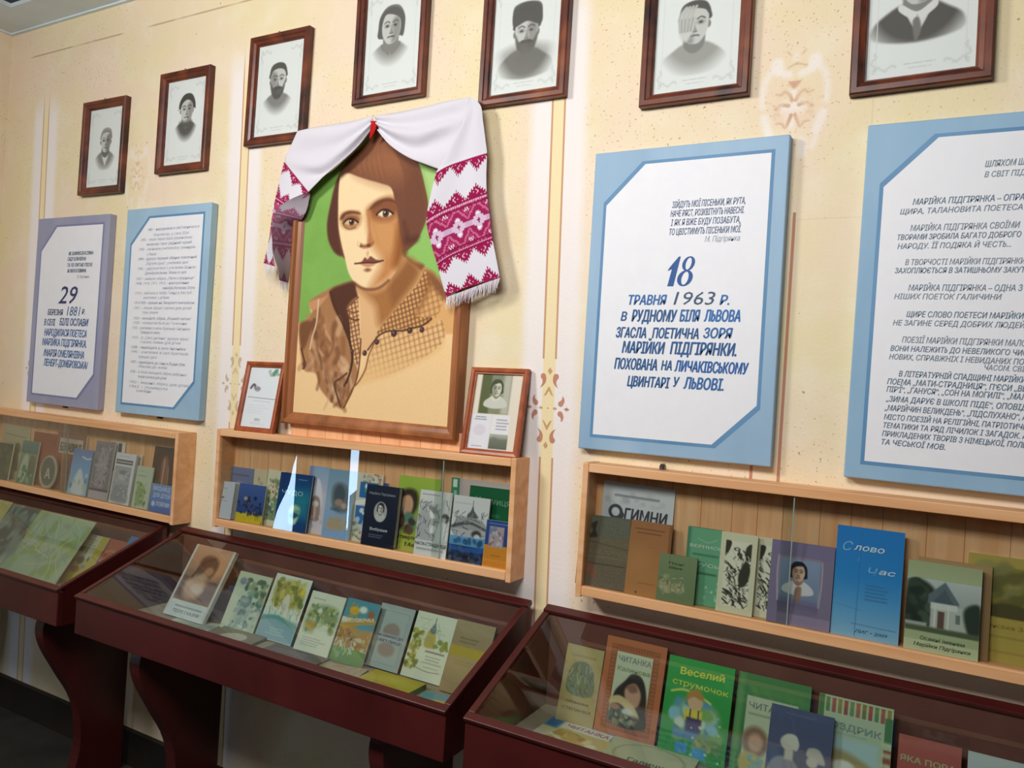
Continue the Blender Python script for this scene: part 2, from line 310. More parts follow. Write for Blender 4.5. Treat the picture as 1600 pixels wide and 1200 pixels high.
# ------------------------------------------------------------------ the room
XL, XR, YF, ZC = -2.107, 3.0, -3.5, ZE + 1.24
def wall_material(orn=True):
    m = bpy.data.materials.new('painted_plaster'); m.use_nodes = True; nt = m.node_tree; b = nt.nodes['Principled BSDF']
    b.inputs['Roughness'].default_value = 0.75; b.inputs['Specular IOR Level'].default_value = 0.25
    N, L = nt.nodes.new, nt.links.new
    tc = N('ShaderNodeTexCoord'); sep = N('ShaderNodeSeparateXYZ'); L(tc.outputs['Object'], sep.inputs[0])
    def math_(op, a, c=None, d=None):
        n = N('ShaderNodeMath'); n.operation = op
        for i, q in enumerate((a, c, d)):
            if q is None: continue
            if isinstance(q, (int, float)): n.inputs[i].default_value = q
            else: L(q, n.inputs[i])
        return n.outputs[0]
    def mix(f, a, c):
        n = N('ShaderNodeMix'); n.data_type = 'RGBA'; L(f, n.inputs[0])
        for i, q in ((6, a), (7, c)):
            if isinstance(q, str): n.inputs[i].default_value = rgba(q)
            else: L(q, n.inputs[i])
        return n.outputs[2]
    def noise(sc, det):
        n = N('ShaderNodeTexNoise'); n.inputs['Scale'].default_value = sc; n.inputs['Detail'].default_value = det; L(tc.outputs['Object'], n.inputs['Vector']); return n.outputs['Fac']
    def ramp(f, p0, p1):
        n = N('ShaderNodeMapRange'); n.interpolation_type = 'SMOOTHSTEP'; n.inputs[1].default_value = p0; n.inputs[2].default_value = p1; L(f, n.inputs[0]); return n.outputs[0]
    base = mix(ramp(noise(3.2, 3), 0.36, 0.64), '#ecdcb2', '#f0dac0')              # sponged cream and pinkish cream
    base = mix(math_('MULTIPLY', ramp(noise(9, 5), 0.45, 0.75), 0.55), base, '#f2e7cc')
    # small brown flecks, gathered in patches
    fl = math_('MULTIPLY', ramp(noise(150, 1), 0.655, 0.72), ramp(noise(1.1, 2), 0.40, 0.58))
    base = mix(math_('MULTIPLY', fl, 0.7), base, '#b4875a')
    base = mix(math_('MULTIPLY', ramp(noise(75, 1), 0.755, 0.78), 0.7), base, '#a5774c')
    # painted stripes every 1.075 m: soft white band, a cream strip between two brown lines
    xd = math_('SUBTRACT', sep.outputs[0], math_('ADD', math_('MULTIPLY', math_('SUBTRACT', ZE + 0.1, sep.outputs[2]), 0.03), 0.335))
    ph = math_('ABSOLUTE', math_('SUBTRACT', math_('MODULO', math_('ADD', xd, 0.5375 + 1.075 * 8), 1.075), 0.5375))
    wob = math_('ADD', ph, math_('MULTIPLY', math_('SUBTRACT', noise(14, 2), 0.5), 0.012))
    wh = math_('SUBTRACT', 1.0, ramp(wob, 0.055, 0.092)); top = math_('SUBTRACT', 1.0, ramp(sep.outputs[2], ZE + 0.86, ZE + 1.0))
    wh = math_('MULTIPLY', wh, top)
    base = mix(math_('MULTIPLY', wh, 0.93), base, '#f4ece8')
    base = mix(math_('MULTIPLY', math_('LESS_THAN', ph, 0.0165), top), base, '#f3e0b2')
    gap = math_('GREATER_THAN', math_('ABSOLUTE', math_('SUBTRACT', sep.outputs[2], ZE - 0.06)), 0.118)
    ln = math_('MULTIPLY', math_('LESS_THAN', math_('ABSOLUTE', math_('SUBTRACT', ph, 0.0165)), 0.0025), gap)
    base = mix(math_('MULTIPLY', math_('MULTIPLY', ln, top), 0.85), base, '#c48a5c')
    # fine brown line below the cornice
    hl = math_('MULTIPLY', math_('LESS_THAN', math_('ABSOLUTE', math_('SUBTRACT', sep.outputs[2], ZE + 1.129)), 0.003), ramp(noise(5, 2), 0.4, 0.55))
    base = mix(math_('MULTIPLY', hl, 0.6), base, '#a98560')
    if orn:
        at = N('ShaderNodeAttribute'); at.attribute_name = 'Ornament'
        base = mix(at.outputs['Alpha'], base, at.outputs['Color'])
    L(base, b.inputs['Base Color'])
    bp = N('ShaderNodeBump'); bp.inputs['Strength'].default_value = 0.35; bp.inputs['Distance'].default_value = 0.002; L(noise(130, 4), bp.inputs['Height']); L(bp.outputs[0], b.inputs['Normal'])
    return m
M_WALL = wall_material(); M_WALLP = wall_material(False)
M_DARKWALL = noise_mat('dark_panelling', [(0.3, '#2e2219'), (0.7, '#3d2e22')], 4, (1, 1, 0.3), 0.7)
M_FLOOR = noise_mat('worn_floor', [(0.3, '#211e1c'), (0.55, '#2e2a27'), (0.8, '#38322d')], 6, (1, 1, 1), 0.7)
M_WHITE = noise_mat('cornice_white', [(0.3, '#d3e2ea'), (0.7, '#dde9ee')], 5, (1, 1, 1), 0.7)
M_DARKW = noise_mat('dark_ceiling_wood', [(0.3, '#1d2226'), (0.7, '#33302f')], 4, (6, 1, 1), 0.6)
M_BASEB = noise_mat('dark_baseboard', [(0.3, '#17130f'), (0.7, '#241b15')], 6, (1, 1, 1), 0.6)

class WallMB(MB):
    pass
def ornament_cells():
    """painted stencil pieces on the wall: list of (polygon in x,z, colour)"""
    out = []
    def drop(h, c, t, r, col):                       # comma: round head, curved tapering tail
        h, c, t = (np.array(q, float) for q in (h, c, t)); L, R_ = [], []
        for k in range(9):
            u = k / 8; P = (1 - u) ** 2 * h + 2 * u * (1 - u) * c + u * u * t; D = 2 * (1 - u) * (c - h) + 2 * u * (t - c); D = D / (np.hypot(*D) + 1e-9)
            n = np.array((-D[1], D[0])) * r * (1 - u) ** .8 * (1 if u < .05 else .96); L.append(P + n); R_.append(P - n)
            if k == 0: D0 = D
        a0 = math.atan2(D0[1], D0[0]); cap = [h + r * np.array((math.cos(a0 - math.pi / 2 - math.pi * k / 7), math.sin(a0 - math.pi / 2 - math.pi * k / 7))) for k in range(1, 7)]
        out.append(([tuple(p) for p in L[:-1] + [t] + R_[-2::-1] + cap], col))
    def dia(cx, cz, a, b_, col): out.append(([(cx - a, cz), (cx, cz - b_), (cx + a, cz), (cx, cz + b_)], col))
    def stripe_motif(x, z, c1, c2):
        k = .000245; kz = .00023
        def Q(dx, dz): return (x + dx * k, z + dz * kz)
        for q in (1, -1):
            dia(x + q * 76 * k, z, 24 * k, 17 * kz, c2); dia(x + q * 203 * k, z, 30 * k, 20 * kz, c1)
            for s in (1, -1):
                drop(Q(q * 70, s * 330), Q(q * 34, s * 270), Q(q * 97, s * 212), 29 * k, c1)
                drop(Q(q * 136, s * 52), Q(q * 176, s * 90), Q(q * 149, s * 135), 27 * k, c1)
        for s in (1, -1):
            dia(x, z + s * 387 * kz, 25 * k, 38 * kz, c2)
            out.append(([(x - .0125, z + s * .029), (x - .0015, z + s * .051), (x + .0015, z + s * .051), (x + .0125, z + s * .029), (x + .0075, z + s * .031), (x, z + s * .042), (x - .0075, z + s * .031)], c2))
        dia(x, z, .0025, .0025, c2)
    for i, (c1, c2) in ((0, ('#c07a5e', '#c99a66')), (-1, ('#cdb795', '#d3c09a')), (-2, ('#cdb795', '#d3c09a')), (1, ('#c07a5e', '#c99a66'))):
        stripe_motif(0.3395 + 1.075 * i, ZE - 0.06, c1, c2)
    return out
def medallion(seed):
    """soft white wreath with tan scrolls; colour and alpha grids"""
    w, h = 0.30, 0.44; C = Art(w, h, '#f1e2d3', 0.0025); Al = Art(w, h, '#000000', 0.0025)
    def T(x, y): return (.5 + (x - 420) * .000694, .1407 + y * .000508)
    def stroke(pts, wd, c, a, soft):
        wd *= .000694; soft *= .000694; P = [T(*p) for p in pts]
        if len(P) == 1: P = [P[0], (P[0][0] + .002, P[0][1])]
        C.l(P, wd + soft * 2.5, c, 0); Al.l(P, wd, (a, a, a), soft, True, a)
    WH, TN = '#f5eee9', '#c8946b'
    stroke([(420, 560), (420, 700)], 330, '#efcfae', .5, 90)
    def both(pts, *k): stroke(pts, *k); stroke([(840 - x, y) for x, y in pts], *k)
    both([(600, 225), (590, 270)], 120, WH, .85, 45); both([(560, 310), (480, 335)], 80, WH, .8, 40)
    both([(640, 270), (705, 370), (728, 490), (722, 610)], 62, WH, .75, 45); both([(700, 720), (672, 800), (645, 880)], 85, WH, .8, 45)
    both([(640, 960), (610, 1020)], 70, WH, .7, 45); both([(520, 970), (520, 1080)], 90, WH, .75, 45)
    stroke([(415, 500), (412, 580)], 45, WH, .8, 30); stroke([(350, 640), (470, 640)], 75, WH, .8, 40); stroke([(405, 710), (402, 800)], 60, WH, .85, 30)
    stroke([(420, 170), (420, 210)], 70, WH, .6, 40)
    both([(480, 150), (505, 120)], 18, TN, .7, 16); stroke([(350, 268), (430, 243), (510, 262)], 13, '#c0a076', .8, 12)
    for i in range(6): stroke([(360 + i * 9, 405 + i * 11), (475 - i * 10, 405 + i * 11)], 10, '#c98d70', .85, 8)
    both([(440, 580), (468, 525), (515, 490), (545, 518), (600, 505)], 11, TN, .75, 11); both([(440, 715), (470, 790), (492, 832), (525, 790), (580, 782)], 11, TN, .8, 11)
    both([(470, 625), (540, 612), (590, 640)], 8, TN, .6, 12); both([(592, 645)], 32, TN, .7, 18); both([(560, 700), (610, 700), (590, 740)], 9, TN, .5, 12); both([(640, 590), (680, 575)], 8, TN, .5, 12)
    return w, h, C, Al
def build_wall_back():
    mb = MB(); A = []
    def put(V, F, col=None, al=0.0):
        n0 = mb.n; mb.add(V, F); n = mb.n - n0
        A.append(np.concatenate([np.tile(lin(col), (n, 1)) if isinstance(col, str) else (col if col is not None else np.ones((n, 3))), np.tile(al, (n, 1)) if np.isscalar(al) else al.reshape(-1, 1)], 1))
    put([(XL - .1, 0, 0), (XR + .1, 0, 0), (XR + .1, 0, ZC + .1), (XL - .1, 0, ZC + .1), (XL - .1, .15, 0), (XR + .1, .15, 0), (XR + .1, .15, ZC + .1), (XL - .1, .15, ZC + .1)],
        [(0, 1, 2, 3), (5, 4, 7, 6), (0, 4, 5, 1), (3, 2, 6, 7), (0, 3, 7, 4), (1, 5, 6, 2)])
    for cx, cz, sd in ((0.862, ZE + .585, 1), (-1.275, ZE + .6, 2)):
        w, h, C, Al = medallion(sd); x = np.linspace(cx - w / 2, cx + w / 2, C.nx); z = np.linspace(cz + h / 2, cz - h / 2, C.ny); X, Z = np.meshgrid(x, z)
        i = np.arange(C.ny * C.nx).reshape(C.ny, C.nx); F = np.stack([i[:-1, :-1], i[1:, :-1], i[1:, 1:], i[:-1, 1:]], -1).reshape(-1, 4)
        k = 1.0 if cx > 0 else 0.55
        put(np.stack([X, np.full_like(X, -.0004), Z], -1).reshape(-1, 3), F, C.lincols().reshape(-1, 3), (Al.C[..., 0] * k).ravel())
    for pts, col in ornament_cells(): put([(x, -.0006, z) for x, z in pts], [tuple(range(len(pts)))], col, 0.9)
    for x in (0.822, 0.877): put([(x - .003, -.0005, ZE - .34), (x + .003, -.0005, ZE - .34), (x + .003, -.0005, ZE + .38), (x - .003, -.0005, ZE + .38)], [(0, 1, 2, 3)], '#b5644a', 0.8)
    o = mb.build('wall_back', M_WALL); a = o.data.color_attributes.new('Ornament', 'FLOAT_COLOR', 'POINT')
    a.data.foreach_set('color', np.concatenate(A).astype(np.float32).ravel()); o['kind'] = 'structure'
build_wall_back()
def struct(name, mb, m, parent=None):
    o = mb.build(name, m, parent)
    if not parent: o['kind'] = 'structure'
    return o
struct('floor', MB().box(XL - .1, XR + .1, YF - .1, .15, -.1, 0), M_FLOOR)
struct('ceiling', MB().box(XL - .1, XR + .1, YF - .1, .15, ZC + .014, ZC + .16), M_DARKW)
tr = MB()
tr.box(XL, XR, -.14, 0, ZC, ZC + .014); tr.box(XL, -1.857, YF, -.14, ZC, ZC + .014)
tr.box(XL, XR, -.012, 0, ZC - .006, ZC); tr.box(XL, XL + .012, YF, -.012, ZC - .006, ZC)
struct('trim_1', tr, M_WHITE)
struct('baseboard_back', MB().box(XL, XR, -.018, 0, 0, .11), M_BASEB)
# left wall with a tall curtained window
wy0, wy1, wz0, wz1 = -2.75, -1.25, .28, 2.0
lw = MB(); lw.box(XL - .1, XL, wy1, 0, 0, ZC + .014); lw.box(XL - .1, XL, YF, wy0, 0, ZC + .014); lw.box(XL - .1, XL, wy0, wy1, 0, wz0); lw.box(XL - .1, XL, wy0, wy1, wz1, ZC + .014)
struct('wall_left', lw, M_WALLP)
struct('wall_right', MB().box(XR, XR + .1, YF, 0, 0, ZC + .014), M_DARKWALL)
fw = MB(); fx = [(-1.6, -.5), (1.3, 2.5)]
fw.box(XL - .1, -1.6, YF - .1, YF, 0, ZC + .014); fw.box(-.5, 1.3, YF - .1, YF, 0, ZC + .014); fw.box(2.5, XR + .1, YF - .1, YF, 0, ZC + .014)
for a, b_ in fx: fw.box(a, b_, YF - .1, YF, 0, ZE + .05); fw.box(a, b_, YF - .1, YF, ZE + 1.15, ZC + .014)
struct('wall_front', fw, M_DARKWALL)
M_SKY = bpy.data.materials.new('daylight_behind_pane'); M_SKY.use_nodes = True
_e = M_SKY.node_tree.nodes.new('ShaderNodeEmission'); _e.inputs[0].default_value = (.55, .77, 1, 1); _e.inputs[1].default_value = 8
M_SKY.node_tree.links.new(_e.outputs[0], M_SKY.node_tree.nodes['Material Output'].inputs[0])
M_CURTAIN = noise_mat('dark_curtain', [(0.3, '#231a16'), (0.7, '#33271f')], 8, (8, 8, .4), 0.9)
def window_frame_mb(a, b_, z0, z1, t):                      # in a local u,z plane
    mb = MB(); s = .05
    mb.box(a, a + s, -t, t, z0, z1); mb.box(b_ - s, b_, -t, t, z0, z1); mb.box(a, b_, -t, t, z0, z0 + s); mb.box(a, b_, -t, t, z1 - s, z1)
    m_ = (a + b_) / 2; mb.box(m_ - s / 2, m_ + s / 2, -t, t, z0, z1); return mb
w1 = struct('window_1', window_frame_mb(wy0, wy1, wz0, wz1, .02), M_WHITE); w1.matrix_world = Matrix.Translation((XL - .05, 0, 0)) @ Matrix.Rotation(math.radians(90), 4, 'Z')
pn = MB().box(wy0 + .05, wy1 - .05, .021, .024, wz0 + .05, wz1 - .05).build('pane', M_SKY, w1)
for i, (a, b_) in enumerate(fx):
    w = struct('window_%d' % (i + 2), window_frame_mb(a, b_, ZE + .05, ZE + 1.15, .02), M_WHITE); w.location = (0, YF - .05, 0)
# curtains drawn over the side window, leaving two slits of daylight
def curtain(name, outline, label, off):
    mb = MB(); n = 60; zs = np.linspace(.2, 2.05, n); P = np.zeros((n, 30, 3))
    for i, z in enumerate(zs):
        a, b_ = outline(z); u = np.linspace(a, b_, 30)
        P[i, :, 1] = u; P[i, :, 0] = XL + off + .010 * np.sin((u + 5) * 55); P[i, :, 2] = z
    mb.grid(P); o = mb.build(name, M_CURTAIN, None, True); s = o.modifiers.new('thickness', 'SOLIDIFY'); s.thickness = .003
    return tag(o, label, 'curtain', 'curtains over the side window')
def slit1(z): return np.clip((ZE - .38 - z) / .5, 0, 1) * .2        # the nearer slit widens towards the sill
curtain('curtain', lambda z: (-1.768 + slit1(z), -1.15), 'dark curtain over side window, panel next to the exhibition wall', .085)
curtain('curtain', lambda z: (-2.217, -1.757), 'dark middle curtain between two slits of light on the side window', .045)
curtain('curtain', lambda z: (-2.85, -2.258 + (.06 if (z > ZE - .3 or z < ZE - .75) else 0)), 'dark curtain over side window, panel farthest from the exhibition wall', .085)

# ------------------------------------------------------------------ framed things
def frame_mb(w, h, prof, split=True):
    """mitred frame, outer size w x h centred; prof = [(inset, height forward)...]"""
    mb = MB(); P = []
    for (o, d) in prof: P.append([(-w / 2 + o, -d, -h / 2 + o), (w / 2 - o, -d, -h / 2 + o), (w / 2 - o, -d, h / 2 - o), (-w / 2 + o, -d, h / 2 - o)])
    n = len(prof)
    for k in range(4):
        V = [P[i][k] for i in range(n)] + [P[i][(k + 1) % 4] for i in range(n)]
        mb.add(V, [(i, i + n, (i + 1) % n + n, (i + 1) % n) for i in range(n)])
    return mb
PROF_PRINT = [(0, 0), (0, .019), (.003, .022), (.013, .022), (.0155, .0185), (.023, .0155), (.026, .010), (.028, .010), (.028, 0)]
def print_art(k, w, h):
    A = Art(w, h, '#eceeed', 0.0016); P = '#eceeed'
    G = dict(skin='#cfcecb', shade='#8a8986', hair='#5b5855', coat='#8d8a86', dark='#454341')
    if k == 0: A.head(.52, .42, .225, style='short', side=1, **{**G, 'hair': '#8b8886', 'shade': '#6d6c69', 'coat': '#8c8a87'}, shirt='#dcdcda'); A.fade(.52, .5, .22, .3, P, .55)
    if k == 1: A.head(.52, .36, .24, style='bun', side=1, **{**G, 'hair': '#4a4845', 'coat': '#5e5c59'}); A.r(.36, .5, .66, .58, '#5e5c59', .08); A.fade(.52, .41, .22, .34, P, .45)
    if k == 2: A.head(.47, .4, .25, style='short', side=-1, must=1, beard=1, **{**G, 'coat': '#8b8986', 'dark': '#55524f'}); A.fade(.47, .44, .25, .34, P, .5)
    if k == 3: A.head(.47, .35, .27, style='bob', side=1, **{**G, 'hair': '#66635f', 'coat': '#a19f9b'}, collar='#8a8884'); A.fade(.47, .4, .27, .34, P, .5)
    if k == 4: A.head(.5, .46, .26, style='short', side=1, beard=1, must=1, hat='#5d5a56', **{**G, 'coat': '#7d7a75', 'dark': '#5a5652'}); A.e(.5, .68, .3, .12, '#77746e', .2); A.fade(.5, .52, .34, .46, P, .5)
    if k == 5:
        A.head(.47, .47, .25, style='short', side=-1, **{**G, 'coat': '#a7a5a1', 'dark': '#5a5855'}); A.p([(.28, .4), (.36, .33), (.44, .38), (.46, .5), (.38, .6), (.3, .55)], '#d6d5d2', .04)
        for q in range(4): A.l([(.3 + q * .035, .52), (.29 + q * .045, .4), (.36 + q * .04, .33)], .03, '#c2c1be', .015); A.l([(.317 + q * .035, .52), (.31 + q * .045, .42)], .008, '#7d7b78', .01)
        A.fade(.48, .5, .33, .4, P, .5)
    if k == 6: A.head(.46, .33, .27, style='short', side=1, must=1, **{**G, 'coat': '#5d5955'}, shirt='#dededc', collar='#e3e3e0'); A.p([(.42, .62), (.47, .59), (.5, .68), (.45, .75)], '#7e7b78', .02); A.fade(.46, .45, .38, .42, P, .5)
    for sx in (0, 1):                                       # printed corner sprays
        for sy in (0, 1):
            for q in range(9):
                t = q / 8; x, y = .08 + .2 * t, .08 + .015 * math.sin(t * 9)
                x2, y2 = .08 + .02 * math.sin(t * 9), .06 + .13 * t
                for (a, b_) in ((x, y), (x2, y2)):
                    A.e(abs(sx - a), abs(sy - b_), .018, .011, '#d3d6d4', .012, q, .8)
    A.l([(.1, .1), (.1, .9)], .004, '#dfe1e0', 0, False); A.l([(.9, .1), (.9, .9)], .004, '#dfe1e0', 0, False)
    A.tl(.36, .895, .64, .915, 1, '#b9bbba', .5); A.tl(.4, .925, .6, .945, 1, '#b9bbba', .4); return A
FR = [(-1.455, .733, -.43, 'framed print of a man in a light collar, farthest left of the portrait row'),
      (-1.035, .777, -.16, 'framed print of a dark-haired woman in a high dark collar, second from left'),
      (-.619, .829, -.38, 'framed print of a bearded man hanging at upper left corner of the large portrait'),
      (-.2, .904, .47, 'framed print of a woman with bobbed hair hanging above the draped towel'),
      (.219, .85, .13, 'framed print of a bearded man in a tall fur hat above the towel corner'),
      (.65, .798, .26, 'framed print of a person with a hand to the face above the dated blue board'),
      (1.089, .77, .61, 'framed print of a man in a dark suit, farthest right of the portrait row')]
for k, (x, z, roll, label) in enumerate(FR):
    t = empty('framed_print', (x, -.001, ZE + z), label, 'picture frame', 'wooden framed portrait prints in a row', (0, -math.radians(roll), 0))
    w, h = .242, .331
    frame_mb(w, h, PROF_PRINT).build('frame', M_FRAME, t)
    A = print_art(k, w - .05, h - .05); mb = MB(); art_face(mb, A, w - .05, h - .05, -.006, 0, -(h - .05) / 2)
    mb.box(-w / 2 + .004, w / 2 - .004, -.005, 0, -h / 2 + .004, h / 2 - .004, '#a98d68'); mb.build('print', M_PRINT, t)
    MB().box(-w / 2 + .024, w / 2 - .024, -.0098, -.0082, -h / 2 + .024, h / 2 - .024).build('glass', M_GLASS3, t)
    if k < 3:
        MB().box(-.012, -.009, -.012, 0, h / 2 - .002, h / 2 + .007).add([(-.02, -.002, h / 2 + .008), (-.009, -.012, h / 2 + .004), (-.009, -.010, h / 2 + .0065), (-.02, -.0, h / 2 + .0105)], [(0, 1, 2, 3)]).build('hanger', M_METAL, t)

# ------------------------------------------------------------------ blue lettered boards
def board(x, z, w, h, roll, label, blue, line, name='text_board', m=.028, lw=.007, ch=.088):
    t = empty(name, (x, 0, ZE + z), label, 'notice board', None, (0, -math.radians(roll), 0))
    def octa(i): return [(-w / 2 + i, -h / 2 + i), (w / 2 - i - ch, -h / 2 + i), (w / 2 - i, -h / 2 + i + ch), (w / 2 - i, h / 2 - i), (-w / 2 + i + ch, h / 2 - i), (-w / 2 + i, h / 2 - i - ch)]
    b = MB().box(-w / 2, w / 2, -.026, -.001, -h / 2, h / 2).build('board', blue, t); bevel(b, .0025)
    o1, o2 = octa(m), octa(m + lw); mb = MB()
    V = [(x_, -.0264, z_) for x_, z_ in o1 + o2]; mb.add(V, [(i, (i + 1) % 6, (i + 1) % 6 + 6, i + 6) for i in range(6)]); mb.build('border_line', line, t)
    mb = MB(); mb.add([(x_, -.0263, z_) for x_, z_ in o2], [tuple(range(6))]); mb.build('text_field', M_FIELD, t)
    if x < 0: MB().box(-.008, .008, -.012, -.002, -h / 2 - .007, -h / 2 + .002).build('hook', M_BASEB, t)
    inv = (Matrix.Translation(t.location) @ Matrix.Rotation(-math.radians(roll), 4, 'Y')).inverted()
    L = MB()
    def line_(s, xl, yl, xr, cap, col, bold=.012, shear=.18, up=True):
        a = inv @ W(xl, yl, .0268); b_ = inv @ W(xr, yl, .0268); c_ = inv @ W(xl, yl - cap, .0268)
        put_text(L, s, a.x, a.z, c_.z - a.z, b_.x, -.0268, col, bold, shear)
    return t, L, line_
M_FIELD = noise_mat('painted_white_field', [(0.3, '#eaeaee'), (0.7, '#ededf0')], 30, (1, 1, 1), 0.55)
def blue_paint(n, c0, c1): return noise_mat(n, [(0.3, c0), (0.7, c1)], 7, (1, 1, .35), 0.55, 5)
B1, B2, B3, B4 = blue_paint('lilac_grey_paint', '#9294ad', '#a2a2b8'), blue_paint('pale_blue_paint', '#93b4cc', '#a4c2d6'), blue_paint('sky_blue_paint', '#8cadc8', '#9ebcd4'), blue_paint('mid_blue_paint', '#85abc8', '#97bad2')
L1, L2 = blue_paint('violet_line_paint', '#7779a0', '#8587aa'), blue_paint('blue_line_paint', '#4f83ad', '#6594bb')
NB, DB, GB = '#2b5f98', '#3a4c78', '#8a98a8'

t, L, ln = board(-1.587, .154, .43, .678, -.39, 'lilac grey bordered board headed 29, farthest left on the wall', B1, L1)
for a in (('ЯК ЗАЖУРЮСЯ Я СУМНА', 107, 399, 145.5, 5.5), ('СЯДУ БІЛЯ ВІКНА', 105.5, 407.5, 134, 5.5), ('ТА ПО ПИТАЮ ПІСНІ', 105, 417, 144, 5.5), ('ЯК ЖИТИ Я ПОВИННА', 105, 426, 134, 5.5)): ln(*a, DB, .008)
ln('М. Підгірянка', 120, 434.5, 139, 4.5, GB, 0)
ln('29', 91, 474, 120, 28, '#2f3a66', .006, .25)
for s, xl, y, xr, cap in (('БЕРЕЗНЯ', 74.5, 492, 98, 9), ('1881', 104, 493, 125, 15), ('Р.', 128, 491, 132.5, 8), ('В СЕЛІ', 69, 508, 86, 10), ('БІЛІ ОСЛАВИ', 93, 508, 137.5, 11), ('НАРОДИЛАСЯ ПОЕТЕСА', 69, 524, 135, 11), ('МАРІЙКА ПІДГІРЯНКА.', 66, 539, 135, 11), ('/МАРІЯ ОМЕЛЯНІВНА', 67.5, 556, 131, 11), ('ЛЕНЕРТ-ДОМБРОВСЬКА/', 68, 571, 137, 11)):
    ln(s, xl, y, xr, cap, '#2f3a66' if y < 492.5 else ('#3c5890' if y < 520 else '#3f6da6'), .0 if s == '1881' else .016)
L.build('lettering', M_PAINT, t)

t, L, ln = board(-1.067, .158, .418, .684, .16, 'pale blue bordered board with a long faint list of years, second from left', B2, L2)
BL = [('1881 – народилася в сім’ї лісничого в', 231, 361, 311), ('Карпатах у селі Білі', 240, 369, 295), ('1892 – пише перші вірші українською', 220, 377, 300), ('мовою про рідний край', 229, 384, 299), ('1900 – закінчила учительську семінарію', 217, 392, 305), ('у Львові', 229, 399.5, 244), ('1904 – друкує перший збірник поетичний', 215.5, 407, 307), ('„Відгуки душі“, учителює далі', 227, 414, 294), ('1906 – одружується з учителем Іваном', 215, 422, 305), ('Домбровським. Живе в селі', 226, 429, 291), ('1907 – вийшла збірка „Мати-страдниця“', 213, 438, 304), ('1908, 1910, 1911, 1912 – народження', 212, 445, 295), ('синів Юрія, Ростислава, Остапа', 254, 452, 304), ('1914 – виїхала в табір Гмінд в Австрії', 211, 460, 300), ('вчителює з дітьми', 224, 467, 264), ('1919-1920 – працює на Закарпатті вчителькою', 210, 475, 304), ('1921 – пише вірші і казки для дітей', 209, 483, 299), ('там живе', 222, 490, 247), ('1923 – виходить збірка „Розмаїті квітки“', 209, 499, 299), ('1928 – повертається до Галичини', 208, 506, 292), ('1930 – вчителює в селах Братишів і Антонівка', 207, 514, 297), ('Тлумацького повіту', 219, 521, 250), ('1933 – в „Світі дитини“ друкує вірші', 206, 529, 295), ('і казки, поеми для дітей', 219, 536, 282), ('1938 – переїздить в село Антонівка', 205, 544, 290), ('1940 – учителює в селі Братишів', 204.5, 551, 294), ('працює далі', 216, 559, 245), ('1957 – переїздить до сина в Рудне біля', 204, 567, 289), ('Львова де живе', 215.5, 574, 261), ('1958 – в Києві виходить збірка вибраних', 203, 582, 292), ('творів поетеси для дітей', 215, 590, 260), ('1962 – видано збірку для дітей', 202, 598, 295), ('1963 – померла', 202, 605, 262), ('в селі Рудно', 213, 612, 236)]
for i, (s, xl, y, xr) in enumerate(BL): ln(s, xl, y, xr, 4.4, ('#a3aebb', '#8d9bac')[i % 3 == 0], 0, .2)
L.build('lettering', M_PAINT, t)

t, L, ln = board(.65, .195, .43, .68, .16, 'blue bordered board headed 18 in large blue numerals, right of the portrait', B3, L2)
for s, xl, y, xr in (('ЗІЙДУТЬ МОЇ ПІСЕНЬКИ, ЯК РУТА,', 1050, 325, 1164), ('НАЧЕ РЯСТ, РОЗКВІТНУТЬ НАВЕСНІ.', 1047.5, 339, 1162), ('І ЯК Я ВЖЕ БУДУ ПОЗАБУТА,', 1048, 353, 1156), ('ТО ЦВІСТИМУТЬ ПІСЕНЬКИ МОЇ.', 1045.5, 367.5, 1157)): ln(s, xl, y, xr, 10, '#4a6288', .006, .2)
ln('М. Підгірянка', 1101, 378, 1156, 9, GB, 0, .25)
def big18(x0, z0, cap, col, y=-.0268, sh=.2):
    def put(P, F): L.add([(x0 + (x + sh * z) * cap, y, z0 + z * cap) for x, z in P], F, col)
    put([(.12, 0), (.33, 0), (.33, 1), (.27, 1), (.14, .8)], [(0, 1, 2, 3, 4)]); put([(.0, .52), (.14, .58), (.14, .8), (.27, 1), (.02, .6)], [(0, 1, 2, 3, 4)])
    for cx, cz, rx, rz, t1, t2 in ((.66, .755, .21, .245, .115, .045), (.66, .27, .26, .27, .145, .05)):
        n = 28; A_ = [2 * math.pi * i / n for i in range(n)]; P = [(cx + rx * math.cos(q), cz + rz * math.sin(q)) for q in A_] + [(cx + (rx - t1) * math.cos(q), cz + (rz - t2) * math.sin(q)) for q in A_]
        put(P, [(i, (i + 1) % n, (i + 1) % n + n, i + n) for i in range(n)]); y -= 1e-4
_a = (Matrix.Translation(t.location) @ Matrix.Rotation(-math.radians(.16), 4, 'Y')).inverted(); _p, _q = _a @ W(1037, 447.5, .0268), _a @ W(1037, 401.5, .0268)
big18(_p.x, _p.z, _q.z - _p.z, '#1c5496')
